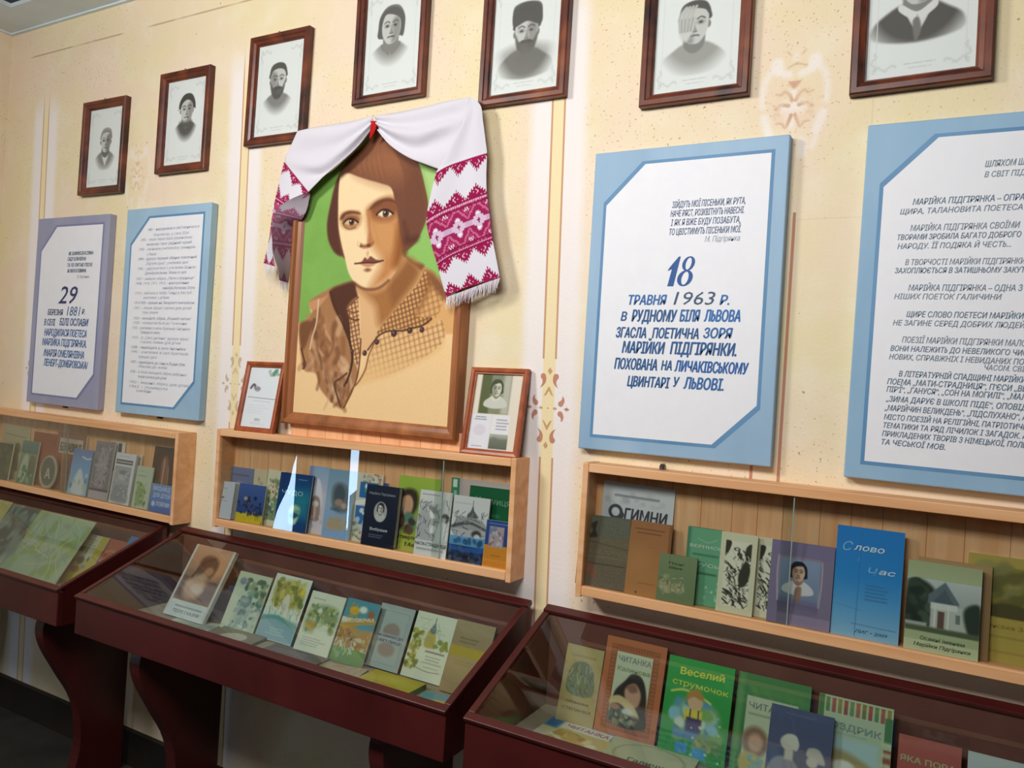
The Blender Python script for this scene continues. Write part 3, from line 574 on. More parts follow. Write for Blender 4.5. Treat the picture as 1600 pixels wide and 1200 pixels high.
for s, xl, y, xr, cap, c in (('ТРАВНЯ', 982, 476, 1041, 15, '#2a6aac'), ('1963', 1052, 476, 1117, 21, '#39506f'), ('Р.', 1124.5, 476, 1139, 15, '#2a6aac'), ('В', 970, 501, 979, 14, '#22588f'), ('РУДНОМУ', 987, 502, 1057, 18, '#22588f'), ('БІЛЯ', 1062, 502, 1093, 18, '#2a66a5'), ('ЛЬВОВА', 1100, 502, 1156, 18, '#2a6fb4'), ('ЗГАСЛА', 962.5, 527, 1009, 16, '#22588f'), ('ПОЕТИЧНА', 1019, 528, 1091, 16, '#22588f'), ('ЗОРЯ', 1099, 528, 1144, 16, '#2a66a5'), ('МАРІЙКИ', 972, 551, 1038, 18, '#22588f'), ('ПІДГІРЯНКИ.', 1047, 553, 1150, 19, '#22588f'), ('ПОХОВАНА', 960, 576, 1026, 17, '#22588f'), ('НА', 1033, 578, 1049, 15, '#22588f'), ('ЛИЧАКІВСЬКОМУ', 1054, 580, 1169, 17, '#1f5fa6'), ('ЦВИНТАРІ', 980, 603, 1046, 16, '#22588f'), ('У', 1052, 604, 1061, 15, '#22588f'), ('ЛЬВОВІ.', 1068, 607, 1130, 18, '#2a66a5')):
    ln(s, xl, y, xr, cap, c, .0 if s == '1963' else .022, .2)
L.build('lettering', M_PAINT, t)

t, L, ln = board(1.221, .193, .43, .686, -.44, 'blue bordered board full of slanted grey text, farthest right on the wall', B4, L2)
DL = [('ШЛЯХОМ ШЕВЧЕНКА', 1539, 261, 1650, 10), ('В СВІТ ПІДГІРЯНКИ', 1538, 277, 1655, 9), ('МАРІЙКА ПІДГІРЯНКА – ОПРАВДАНА', 1426, 320, 1644, 9.5), ('ЩИРА, ТАЛАНОВИТА ПОЕТЕСА', 1406, 335, 1597, 8.5), ('МАРІЙКА ПІДГІРЯНКА СВОЇМИ', 1422, 361, 1593, 9.5), ('ТВОРАМИ ЗРОБИЛА БАГАТО ДОБРОГО', 1402, 375, 1595, 8.5), ('НАРОДУ. ЇЇ ПОДЯКА Й ЧЕСТЬ...', 1402, 389, 1579, 8.5), ('В ТВОРЧОСТІ МАРІЙКИ ПІДГІРЯНКИ', 1414, 414, 1602, 9), ('ЗАХОПЛЮЄТЬСЯ В ЗАТИШНЬОМУ ЗАКУТКУ', 1398, 427, 1616, 8.5), ('МАРІЙКА ПІДГІРЯНКА – ОДНА З НАЙКРАЩ', 1419, 454, 1662, 9.5), ('НІШИХ ПОЕТОК ГАЛИЧИНИ', 1397, 467, 1565, 8.5), ('ЩИРЕ СЛОВО ПОЕТЕСИ МАРІЙКИ', 1416, 495, 1600, 9), ('НЕ ЗАГИНЕ СЕРЕД ДОБРИХ ЛЮДЕЙ', 1395, 508, 1602, 8.5), ('ПОЕЗІЇ МАРІЙКИ ПІДГІРЯНКИ МАЛОВІДОМІ', 1409, 535, 1650, 9.5), ('ВОНИ НАЛЕЖИТЬ ДО НЕВЕЛИКОГО ЧИСЛА', 1391, 548, 1622, 8.5), ('НОВИХ, СПРАВЖНІХ І НЕВИДАНИХ ПОЕТІВ', 1389, 561, 1628, 8.5), ('ЧАСОМ. СВІТ ДИТИНИ', 1538, 578, 1660, 8.5), ('В ЛІТЕРАТУРНІЙ СПАДЩИНІ МАРІЙКИ', 1404, 588, 1604, 9), ('ПОЕМА „МАТИ-СТРАДНИЦЯ“, П’ЄСИ „ВЕРТЕП', 1386, 600, 1636, 9), ('ПІР’Ї“, „ГАНУСЯ“, „СОН НА МОГИЛІ“, „МАЛЕНЬКИЙ', 1385, 612, 1650, 9), ('„ЗИМА ДАРУЄ В ШКОЛІ ПІДЕ“, ОПОВІДАННЯ', 1384, 627, 1640, 9), ('„МАРІЙЧИН ВЕЛИКДЕНЬ“, „ПІДСЛУХАНО“, А ТАКОЖ', 1382, 641, 1650, 9), ('МІСТО ПОЕЗІЙ НА РЕЛІГІЙНІ, ПАТРІОТИЧНІ', 1381, 655, 1612, 8.5), ('ТЕМАТИКИ ТА РЯД ЛІЧИЛОК І ЗАГАДОК. АЛЕ', 1380, 668, 1622, 8.5), ('ПРИКЛАДЕНИХ ТВОРІВ З НІМЕЦЬКОЇ, ПОЛЬСЬКОЇ', 1378, 681, 1640, 8.5), ('ТА ЧЕСЬКОЇ МОВ.', 1377, 694, 1477, 8.5)]
for i, (s, xl, y, xr, cap) in enumerate(DL): ln(s, xl, y, xr, cap, ('#7f8f9c', '#6a8092', '#8896a2')[(i * 5) % 3] if i < 17 else '#62798d', .0085, .22)
L.build('lettering', M_PAINT, t)
# ------------------------------------------------------------------ wall shelves
SD = .068                                                   # shelf depth
def shelf(x0, x1, zt, zb, roll, label, seed, panes, rail=None, knob=None):
    w, h = x1 - x0, zt - zb; xc = (x0 + x1) / 2
    t = empty('wall_shelf', (xc, 0, ZE + zb), label, 'shelf', 'pine wall shelves above the showcases', (0, -math.radians(roll), 0)); R = random.Random(seed)
    mb = MB(); x = -w / 2 + .012
    while x < w / 2 - .013:
        k = min(R.uniform(.05, .075), w / 2 - .012 - x); mb.box(x + .0007, x + k - .0007, -.012, -.004, .016, h - .016); mb.box(x, x + k, -.0095, -.001, .016, h - .016); x += k
    mb.build('back_panel', M_PLANK, t)
    for nm, a, b_ in (('top_board', h - .019, h), ('bottom_board', 0, .021)): bevel(MB().box(-w / 2 + .0145, w / 2 - .0145, -SD, -.001, a, b_).build(nm, M_PINE, t), .0015)
    for s in (-1, 1): bevel(MB().box(s * (w / 2 - .007) - .007, s * (w / 2 - .007) + .007, -SD, -.001, -.004, h + .001).build('side_board', M_PINE, t), .0015)
    for (a, b_, d) in panes:
        g = MB().box(a - xc, b_ - xc, -d - .0014, -d + .0014, .0212, h - .0192); o = g.build('glass_pane', M_GLASS, t)
        MB().box(b_ - xc, b_ - xc + .0022, -d - .0014, -d + .0014, .0212, h - .0192).build('pane_edge', M_EDGE, o)
    if rail:
        mb = MB(); a, b_ = rail; n = 9
        for i in range(n): mb.box(a - xc + (b_ - a) * i / n + .0007, a - xc + (b_ - a) * (i + 1) / n - .0007, -.016, -.003, h, h + .045)
        mb.build('back_rail', M_PLANK, t)
    if knob: MB().box(knob - xc - .006, knob - xc + .006, -.03, -.02, h, h + .01).box(knob - xc - .003, knob - xc + .003, -.033, -.017, h + .002, h + .013).build('screw', M_METAL, t)
    return t
shelf(-2.0, -.893, -.221, -.503, -.2, 'pine wall shelf of books under the lilac and pale blue boards', 1, [(-1.5, -.91, .0605), (-1.985, -1.48, .056)])
shelf(-.717, .304, -.1895, -.476, .75, 'pine wall shelf of books directly under the large portrait', 2, [(-.70, .095, .0605), (.07, .289, .056)], rail=(-.47, .12))
shelf(.470, 1.495, -.174, -.468, 0, 'pine wall shelf of books under the two right-hand blue boards', 3, [(.486, .92, .0605), (.90, 1.48, .056)], knob=.64)

# ------------------------------------------------------------------ glass-topped showcases
YB, YFR, ZBK, ZFR, ZBO = -.03, -.37, -.523, -.664, -.765    # back, front, heights against the datum
CZF = -.735                                                 # inner floor
def showcase(x0, x1, label):
    xc = (x0 + x1) / 2; w = x1 - x0
    t = empty('showcase', (xc, 0, 0), label, 'showcase', 'maroon glass-topped showcases along the wall'); T = .018
    zb, zf, zo = ZE + ZBK, ZE + ZFR, ZE + ZBO
    def ztop(y): return zf + (zb - zf) * (y - YFR) / (YB - YFR)
    bevel(MB().box(-w / 2, w / 2, YFR, YFR + T, zo, zf - .004).build('front_board', M_MAROON, t), .002)
    bevel(MB().box(-w / 2, w / 2, YB - T, YB, zo, zb - .004).build('back_board', M_MAROON2, t), .002)
    for s in (-1, 1):
        a, b_ = sorted((s * w / 2, s * (w / 2 - T))); mb = MB(); P = [(YFR + T, zo), (YB - T, zo), (YB - T, ztop(YB - T) - .004), (YFR + T, ztop(YFR + T) - .004)]
        mb.add([(x, y, z) for x in (a, b_) for y, z in P], [(0, 1, 2, 3), (7, 6, 5, 4)] + [(i, i + 4, (i + 1) % 4 + 4, (i + 1) % 4) for i in range(4)]); mb.build('side_board', M_MAROON, t)
    MB().box(-w / 2 + T, w / 2 - T, YFR + T, YB - T, zo + .005, ZE + CZF - .0005).build('case_floor', M_LINING, t)
    # sloping lid: slim rim and a sheet of glass
    sl = math.atan2(zb - zf, YB - YFR); ln = math.hypot(zb - zf, YB - YFR)
    def lidpt(x, s, n): return (x, YFR + s * math.cos(sl) - n * math.sin(sl), zf + s * math.sin(sl) + n * math.cos(sl))
    def lidbox(mb, x0_, x1_, s0, s1, n0, n1):
        V = [lidpt(x, s, n) for x in (x0_, x1_) for s in (s0, s1) for n in (n0, n1)]
        mb.add(V, [(0, 1, 3, 2), (4, 6, 7, 5), (0, 4, 5, 1), (2, 3, 7, 6), (0, 2, 6, 4), (1, 5, 7, 3)])
    mb = MB(); e = .006
    lidbox(mb, -w / 2 - .002, w / 2 + .002, -e, .014, -.003, .006); lidbox(mb, -w / 2 - .002, w / 2 + .002, ln - .02, ln + .004, -.003, .010)
    for s in (-1, 1): a, b_ = sorted((s * (w / 2 + .002), s * (w / 2 - .014))); lidbox(mb, a, b_, .014, ln - .02, -.003, .006)
    o = mb.build('lid_frame', M_MAROON, t); bevel(o, .002)
    mb = MB(); lidbox(mb, -w / 2 + .0142, w / 2 - .0142, .0142, ln - .0202, .0005, .0035); mb.build('lid_glass', M_GLASS2, t)
    # two shaped end panels carry the case
    for lx in (-.41, .41):
        p = [(YFR + .06, zo), (YFR + .045, zo - .05), (YFR + .06, zo - .11), (YFR + .11, zo - .2), (YFR + .165, zo - .3), (YFR + .185, zo - .42), (YFR + .17, .05), (YFR + .15, 0), (YB - .012, 0), (YB - .012, zo)]
        q = smooth_pts(p[:8], False, 4).tolist() + [list(a) for a in p[8:]]
        mb = MB(); n = len(q); V = [(lx - .02, y, z) for y, z in q] + [(lx + .02, y, z) for y, z in q]
        mb.add(V, [tuple(range(n)), tuple(range(2 * n - 1, n - 1, -1))] + [(i, i + n, (i + 1) % n + n, (i + 1) % n) for i in range(n)])
        mb.build('leg', M_MAROON, t)
    return t
showcase(-2.1, -.963, 'maroon showcase with a big open green map, at the left edge'); 
showcase(-.879, .343, 'maroon showcase with pale booklets, below the large portrait')
showcase(.388, 1.61, 'maroon showcase with green and orange readers, at bottom right')
# ------------------------------------------------------------------ the large draped portrait
PX0, PX1, PZ0, PZ1 = -.496, .103, -.160, .675
pt = empty('portrait_painting', ((PX0 + PX1) / 2, -.002, ZE + (PZ0 + PZ1) / 2), 'large framed painting of a woman with bobbed hair on green, above the middle shelf', 'painting')
pw, ph = PX1 - PX0, PZ1 - PZ0
frame_mb(pw, ph, [(0, 0), (0, .033), (.004, .038), (.013, .038), (.017, .031), (.027, .028), (.034, .021), (.036, .021), (.036, 0)]).build('frame', M_FRAMEP, pt)
cw, chh = pw - .066, ph - .066
def portrait_art():
    A = Art(cw, chh, '#f2cd96', .0019)
    x0, zt = PX0 + .033, PZ1 - .033
    def q(*pp):
        o = []
        for x, y in pp:
            p_ = W(460 + x / 2.6077, 200 + y / 2.6077, .022); o.append(((p_.x - x0) / cw, (zt - (p_.z - ZE)) / chh))
        return o
    S = 1 / 2.6077 / 262                                 # a detail-picture unit in canvas widths
    A.p(q((-40, -120), (700, -120), (680, 700), (612, 690), (560, 600), (470, 560), (300, 640), (150, 650), (60, 715), (70, 760), (40, 792), (-40, 800)), '#7fae52', .01, False)
    A.p(q((480, -100), (720, -100), (700, 330), (560, 310), (530, 220), (495, 120)), '#aacd80', .06)
    A.p(q((545, 400), (640, 420), (640, 690), (560, 600), (470, 545), (475, 480)), '#8fc062', .03)
    A.b(60, 0, 0, .3, .6, ['#84b356', '#79a84c'], .03, .07, 4, .35)
    # shoulders and coat
    A.p(q((480, 545), (530, 562), (598, 620), (640, 690), (660, 830), (560, 830), (470, 825), (360, 830), (330, 880), (300, 905), (340, 830), (430, 720), (500, 640)), '#dfab6d', .012)
    A.p(q((440, 525), (490, 545), (530, 562), (500, 600), (470, 640), (440, 600)), '#6b432b', .02)
    A.p(q((535, 575), (600, 625), (628, 700), (600, 690), (560, 640)), '#8a5a38', .03)
    A.p(q((330, 880), (380, 832), (470, 822), (560, 810), (600, 790), (600, 900), (420, 1000), (300, 1040), (245, 1050), (285, 985)), '#ecc084', .03)
    A.p(q((255, 625), (180, 640), (120, 668), (63, 708), (75, 745), (40, 792), (22, 800), (26, 900), (40, 985), (88, 1000), (105, 1060), (150, 1115), (185, 1142), (203, 1138), (235, 1060), (262, 1000), (240, 930), (226, 830), (215, 740), (262, 690)), '#a9794f', .014)
    A.p(q((252, 628), (190, 640), (150, 660), (148, 690), (175, 760), (205, 820), (226, 858), (232, 800), (216, 738), (240, 700), (264, 688)), '#563224', .02)
    A.p(q((63, 710), (120, 690), (140, 680), (100, 730), (72, 742)), '#c98f66', .01)
    R = random.Random(8)
    base = [(60, 800), (110, 780), (150, 820), (180, 880), (130, 900), (90, 900), (60, 880), (160, 960), (120, 980), (190, 960), (150, 1040), (190, 1040), (205, 1000), (170, 1090)]
    for i, (bx, by) in enumerate(base * 5):
        dx, dy = R.uniform(-30, 30), R.uniform(-50, 40); c = ['#6f452d', '#c99e78', '#8a5a3a', '#b5835a', '#dcb48c', '#4f2f20'][R.randrange(6)]
        A.l(q((bx + dx, by + dy), (bx + dx + R.uniform(-12, 18), by + dy + 30), (bx + dx + R.uniform(-20, 30), by + dy + 65)), R.uniform(8, 22) * S, c, 10 * S, True, .55)
    A.p(q((24, 800), (75, 785), (82, 800), (60, 850), (40, 900), (28, 900)), '#7b5033', .02)
    for pp, c in ((((148, 668), (165, 730), (200, 800), (228, 880), (236, 940), (226, 1000), (205, 1050)), '#4a2c1e'), (((100, 700), (92, 790), (75, 850), (65, 900)), '#e0bd98'), (((215, 1000), (190, 1020), (165, 1040), (175, 1090), (190, 1135)), '#5b3a28'), (((30, 900), (45, 965), (36, 980)), '#5b3424')):
        A.l(q(*pp), 7 * S, c, 5 * S)
    A.e(*q((42, 962))[0], 9 * S, 12 * S, '#6b4533', 6 * S)
    # neck
    A.p(q((255, 640), (262, 700), (270, 770), (268, 860), (272, 925), (296, 912), (330, 862), (372, 790), (430, 720), (500, 640), (520, 590), (470, 545), (440, 520), (420, 570), (370, 635), (310, 655)), '#e2b582', .012)
    A.p(q((262, 648), (310, 662), (360, 650), (432, 580), (462, 530), (515, 590), (440, 705), (385, 785), (345, 800), (332, 730), (300, 690)), '#a9713f', .06)
    A.p(q((390, 620), (440, 560), (470, 540), (505, 590), (440, 690), (400, 720)), '#8a5830', .05, True, .7)
    # collars
    L_ = q((258, 692), (238, 712), (214, 740), (224, 800), (229, 870), (240, 930), (262, 965), (268, 860), (265, 770))
    A.p(L_, '#e0b47e', .008)
    Rr = q((530, 580), (548, 600), (545, 660), (490, 760), (560, 772), (540, 800), (470, 818), (400, 822), (345, 845), (330, 868), (340, 830), (372, 790), (430, 720), (500, 640))
    A.p(Rr, '#d6a465', .008); B_ = q((330, 880), (380, 832), (470, 822), (560, 806), (605, 785), (600, 880), (440, 985), (320, 1030), (262, 1045), (290, 985))
    Sh = q((545, 600), (600, 640), (612, 690), (585, 765), (560, 772), (490, 760), (545, 660))
    for poly, a, fd in ((L_, .85, None), (Rr, .85, None), (B_, .34, (.72, .86)), (Sh, .34, None)):
        g = (16 if a > .7 else 20) * S; A.hatch(poly, .96, -.28, g, g * .36, '#84543a', a, 0, fd); A.hatch(poly, .3, .95, g, g * .34, '#7c4c30', a * .85, 0, fd)
    A.p(q((545, 590), (575, 615), (520, 740), (488, 762), (520, 690)), '#8c5a2e', .03, True, .55)
    A.l(q((300, 905), (330, 864), (352, 842), (385, 828), (440, 826), (470, 818), (520, 806), (560, 778)), 6 * S, '#533222', 3 * S)
    A.l(q((272, 860), (268, 940), (258, 1010), (235, 1075), (203, 1140)), 6 * S, '#6b4029', 3 * S); A.l(q((330, 872), (305, 925), (290, 985), (262, 1035), (235, 1065), (210, 1120)), 6 * S, '#8a5a36', 4 * S)
    A.l(q((214, 740), (224, 800), (229, 870), (240, 930), (232, 985), (214, 1040)), 6 * S, '#4a2c1e', 3 * S)
    A.l(q((262, 690), (238, 712), (214, 738), (240, 752), (262, 748)), 5 * S, '#7c4c30', 3 * S); A.l(q((222, 768), (240, 782), (264, 780)), 5 * S, '#5f3a26', 3 * S)
    for x, y, r in ((407, 836, 13), (472, 825, 11), (521, 822, 10), (338, 872, 10), (288, 917, 10), (237, 912, 8)): A.e(*q((x, y))[0], r * S, r * S, '#4b3030', 3 * S); A.e(*q((x - 3, y - 3))[0], r * .4 * S, r * .4 * S, '#7a5a50', 3 * S)
    # hair behind, face, shadows
    A.p(q((352, 10), (290, 70), (230, 120), (195, 170), (168, 235), (148, 320), (136, 390), (141, 455), (165, 505), (195, 523), (260, 560), (430, 520), (455, 478), (497, 462), (500, 440), (528, 400), (545, 322), (532, 240), (508, 150), (470, 85), (410, 25)), '#70432f', .012)
    A.p(q((200, 160), (168, 235), (148, 320), (136, 390), (141, 455), (165, 505), (193, 520), (185, 470), (178, 400), (178, 320), (185, 240)), '#5a3226', .02)
    A.p(q((190, 196), (216, 178), (262, 196), (300, 208), (350, 222), (395, 240), (412, 300), (432, 380), (442, 450), (437, 500), (425, 560), (395, 612), (342, 650), (290, 654), (250, 632), (222, 590), (207, 530), (192, 470), (181, 400), (180, 320), (182, 250)), '#f5d7a8', .01)
    A.p(q((300, 335), (330, 315), (395, 290), (425, 370), (442, 450), (434, 520), (415, 582), (370, 632), (312, 655), (330, 610), (352, 565), (350, 520), (322, 482), (312, 440), (303, 400)), '#c4854f', .07)
    A.p(q((330, 390), (400, 385), (420, 430), (400, 500), (360, 520), (335, 470)), '#d09860', .06, True, .8)
    A.p(q((436, 330), (462, 450), (444, 520), (424, 565), (402, 560), (412, 480), (420, 400)), '#96592a', .05)
    A.p(q((425, 240), (440, 330), (455, 440), (462, 480), (450, 520), (436, 430), (424, 340)), '#6a3d2a', .03)
    A.p(q((315, 322), (345, 298), (395, 288), (428, 310), (425, 345), (385, 372), (335, 370), (305, 345)), '#8a5230', .05)
    A.p(q((192, 358), (215, 345), (262, 346), (272, 372), (258, 402), (215, 408), (194, 390)), '#ab7647', .04)
    # brows, eyes
    A.p(q((187, 372), (198, 350), (225, 338), (262, 342), (270, 352), (240, 350), (212, 356), (198, 372)), '#6b3f28', .012)
    A.p(q((303, 338), (330, 304), (372, 287), (405, 292), (428, 318), (400, 304), (370, 303), (335, 322)), '#6b3f28', .014)
    for (ex, ey, k, wc) in ((231, 385, 1.0, '#d8b48c'), (370, 350, 1.12, '#eed8ba')):
        A.p(q((ex - 26 * k, ey + 3), (ex - 10 * k, ey - 11 * k), (ex + 10 * k, ey - 12 * k), (ex + 27 * k, ey - 2), (ex + 12 * k, ey + 11 * k), (ex - 10 * k, ey + 12 * k)), wc, .006)
        A.e(*q((ex + 4, ey - 1))[0], 12.5 * k * S, 12.5 * k * S, '#5e3b28', 4 * S); A.e(*q((ex + 4, ey - 2))[0], 6 * k * S, 6 * k * S, '#1f120d', 3 * S); A.e(*q((ex, ey - 6))[0], 2.6 * S, 2.6 * S, '#fff2df', 2 * S)
        A.l(q((ex - 30 * k, ey + 4), (ex - 14 * k, ey - 12 * k), (ex + 8 * k, ey - 15 * k), (ex + 30 * k, ey - 1)), 7 * S, '#3a2118', 4 * S)
        A.l(q((ex - 32 * k, ey - 6), (ex - 12 * k, ey - 22 * k), (ex + 10 * k, ey - 24 * k), (ex + 32 * k, ey - 12)), 5 * S, '#8a5838', 6 * S)
        A.l(q((ex - 22 * k, ey + 10), (ex, ey + 17 * k), (ex + 22 * k, ey + 10)), 5 * S, '#a9774c', 7 * S)
    A.l(q((200, 388), (206, 402), (225, 412), (250, 406)), 5 * S, '#7d5234', 6 * S)
    # nose
    A.p(q((298, 335), (314, 345), (312, 400), (320, 445), (325, 468), (308, 482), (298, 470), (303, 420), (300, 380)), '#b87a4a', .02)
    A.p(q((270, 470), (285, 476), (312, 470), (326, 462), (318, 480), (296, 490), (276, 488)), '#9c6440', .014)
    A.e(*q((273, 482))[0], 6 * S, 4 * S, '#6d4229', 5 * S); A.e(*q((304, 479))[0], 9 * S, 6 * S, '#6d4229', 5 * S); A.l(q((262, 462), (258, 474), (265, 484)), 3 * S, '#d8ab7c', 5 * S)
    # mouth, chin
    A.p(q((248, 553), (275, 545), (288, 528), (300, 535), (312, 523), (335, 537), (362, 540), (330, 550), (295, 551)), '#7d4b38', .008)
    A.p(q((270, 553), (300, 550), (335, 549), (322, 562), (298, 567), (280, 561)), '#c98d6c', .008)
    A.l(q((247, 553), (272, 551), (297, 549), (330, 549), (364, 540)), 5 * S, '#4a261c', 3 * S)
    A.e(*q((300, 579))[0], 14 * S, 6 * S, '#8a5638', 8 * S); A.e(*q((300, 512))[0], 5 * S, 10 * S, '#d9a877', 8 * S)
    A.l(q((246, 632), (270, 649), (300, 658), (345, 652), (385, 622)), 8 * S, '#7a4a30', 10 * S)
    # hair over the forehead
    A.p(q((352, 10), (290, 70), (232, 120), (205, 160), (190, 200), (216, 184), (262, 198), (305, 212), (355, 226), (398, 246), (415, 310), (430, 380), (440, 450), (455, 500), (500, 462), (528, 400), (545, 322), (532, 240), (508, 150), (470, 85), (410, 25)), '#744733', .012)
    A.p(q((345, 60), (430, 70), (470, 120), (450, 200), (380, 215), (300, 190), (255, 160), (300, 100)), '#96603f', .14)
    A.p(q((455, 470), (497, 462), (505, 440), (470, 440), (450, 380), (452, 430)), '#552f22', .04)
    for i in range(16):
        k = i / 15; A.l(q((345 - 20 * k, 40 + 20 * k), (300 - 40 * k + 60 * (1 - k), 120 + 20 * k), (270 + 110 * (1 - k), 190 + 25 * (1 - k))), 4 * S, ('#8a5538', '#6a4230', '#a56d48')[i % 3], 8 * S, True, .28)
        A.l(q((380 + 30 * k, 50 + 20 * k), (440 + 50 * k, 160), (455 + 70 * k, 330), (450 + 50 * k, 430)), 4 * S, ('#7d4c33', '#5d3727')[i % 2], 6 * S, True, .4)
    A.grain(.008); return A
A = portrait_art(); mb = MB(); art_face(mb, A, cw, chh, -.0215, 0, -chh / 2); mb.box(-cw / 2, cw / 2, -.02, -.004, -chh / 2, chh / 2, '#c9a878'); mb.build('canvas', M_CANVAS, pt)

# ------------------------------------------------------------------ embroidered towel draped over the portrait
tw = empty('embroidered_towel', W(583, 182, .05), 'white embroidered towel with crimson bands draped over the top of the large portrait', 'towel')
TWI = Vector(tw.location)
def cat1(P, n):                                             # Catmull-Rom resample along axis 0
    P = np.asarray(P, float); m = len(P); t = np.linspace(0, m - 1, n); i = np.clip(t.astype(int), 0, m - 2); f = (t - i).reshape(-1, *([1] * (P.ndim - 1)))
    a, b_, c, d = P[np.clip(i - 1, 0, m - 1)], P[i], P[i + 1], P[np.clip(i + 2, 0, m - 1)]
    return 0.5 * (2 * b_ + (-a + c) * f + (2 * a - 5 * b_ + 4 * c - d) * f ** 2 + (-a + 3 * b_ - 3 * c + d) * f ** 3)
def patch(rows, ny, nx):
    G = np.array([[list(W(*p) - TWI) for p in r] for r in rows]); G = cat1(G, ny); return np.swapaxes(cat1(np.swapaxes(G, 0, 1), nx), 0, 1)
LINEN, CRIM = '#dcd8e0', '#98194b'
def embroidery(X, Y, per=20.0, back=False):
    """colour of the stitching: X across in stitches, Y in stitches down from the first border line to the hem at 98"""
    X0, Y0 = np.floor(X), np.floor(Y); C = np.tile(srgb(LINEN), X.shape + (1,)); m = (X0 + 4) % per; tri = np.abs(m - per / 2); k = 10 / (per / 2); tri = np.floor(tri * k)
    def s_(mask, c): C[mask] = srgb(c)
    comb = (X0 + Y0) % 2 == 0
    def pyr(y0, dirn):                                       # stepped triangles hanging from (+1) or standing on (-1) y0
        d = (Y0 - y0) * dirn; lim = 11 - tri; s_((d >= 0) & (d <= lim - 1), CRIM); s_((d >= 0) & (d > lim - 1) & (d <= lim + 1.2) & (X0 % 2 == 0), CRIM)
        e_ = np.abs(d - 4.5) + tri; s_((e_ > 1.8) & (e_ < 3.2) & (d <= lim - 2) & ((X0 + d) % 3 > 0), '#e2bfd0'); s_((d == 1) & (tri > 4) & (X0 % 3 == 0), '#dcb4c8')
    s_((Y0 >= 0) & (Y0 <= 1), CRIM); pyr(1, 1); pyr(36, -1); pyr(64, 1); s_((Y0 >= 97) & (Y0 <= 98.5), CRIM); pyr(97, -1)
    s_((Y0 >= 36) & (Y0 <= 64), '#9a2452'); c = np.abs(Y0 - 50)
    z = np.abs(((X0 + 4 + 10) % per) - per / 2) * k
    s_((c <= 11) & (np.abs(c - (3 + z * .75)) < .9), '#c9648e'); s_((c <= 11) & (np.abs(c - (6 + z * .75)) < .6), '#b84a78')
    s_((c <= 5) & (c + tri * .9 < 6.5), '#d7b9d0'); s_((c + tri < 2), '#7d2a55'); s_((c == 3) & (tri == 3), '#8a3a66'); s_((c <= 1) & (tri > 6), '#c9a5c4'); s_((c == 4) & (tri < 2), '#f0e4ee')
    s_((c >= 8) & (c <= 10) & (tri > 7) & (((X0 + c) % 2) == 0), '#ecd5e0')
    s_(np.isin(Y0, (38, 62)) & (X0 % 2 == 0), '#e3b9cb'); s_(np.isin(Y0, (38, 62)) & (X0 % 2 == 1), '#c56a92'); s_(np.isin(Y0, (40, 60)), '#7f1740'); s_(np.isin(Y0, (36, 64)), '#84184a')
    if back: C = C * .4 + .6 * srgb('#8a7a84')                # the wrong side: grey thread backs, plus its shade put into the colour
    return lin(C)
def cloth(mb_list, name='cloth'):
    mb = MB()
    for P, C in mb_list: mb.grid(P, C, 0) if C is not None else mb.grid(P, None, 0, LINEN)
    o = mb.build(name, M_CLOTH, tw, True); s = o.modifiers.new('thickness', 'SOLIDIFY'); s.thickness = .0012; s.offset = 0; return o
ny, nx = 50, 70; V_, U_ = np.meshgrid(np.linspace(0, 1, ny), np.linspace(0, 1, nx), indexing='ij')
Pr = patch([[(586, 180, .047), (620, 175, .049), (660, 167, .050), (700, 158, .049), (735, 152, .046)], [(587, 187, .053), (620, 192, .064), (660, 190, .064), (700, 182, .058), (727, 180, .052)],
            [(589, 195, .056), (617, 212, .062), (650, 222, .062), (690, 212, .057), (712, 213, .055)], [(591, 204, .052), (612, 228, .054), (640, 247, .055), (665, 257, .055), (685, 264, .056)]], ny, nx)
Pr[..., 1] -= .009 * np.sin(V_ * 15 - 1.0 + U_ * 1.2) * np.exp(-U_ * 1.5) * (.25 + U_) * 2 * np.clip((1 - U_) * 5, 0, 1)
Pl = patch([[(584, 180, .047), (550, 189, .049), (518, 195, .050), (490, 200, .049), (465, 205, .044)], [(583, 186, .053), (553, 203, .063), (520, 218, .064), (485, 226, .058), (452, 234, .046)],
            [(582, 192, .056), (557, 214, .062), (530, 236, .060), (495, 256, .058), (446, 252, .047)], [(580, 198, .055), (560, 222, .058), (535, 247, .057), (505, 270, .056), (462, 276, .051)], [(579, 204, .052), (562, 228, .053), (538, 251, .054), (512, 273, .055), (482, 300, .057)]], ny, nx)
Pl[..., 1] -= .009 * np.sin(V_ * 14 - .6 + U_ * 1.2) * np.exp(-U_ * 1.5) * (.25 + U_) * 2 * np.clip((1 - U_) * 5, 0, 1)
cloth([(Pr, None), (Pl, None)], 'swag')
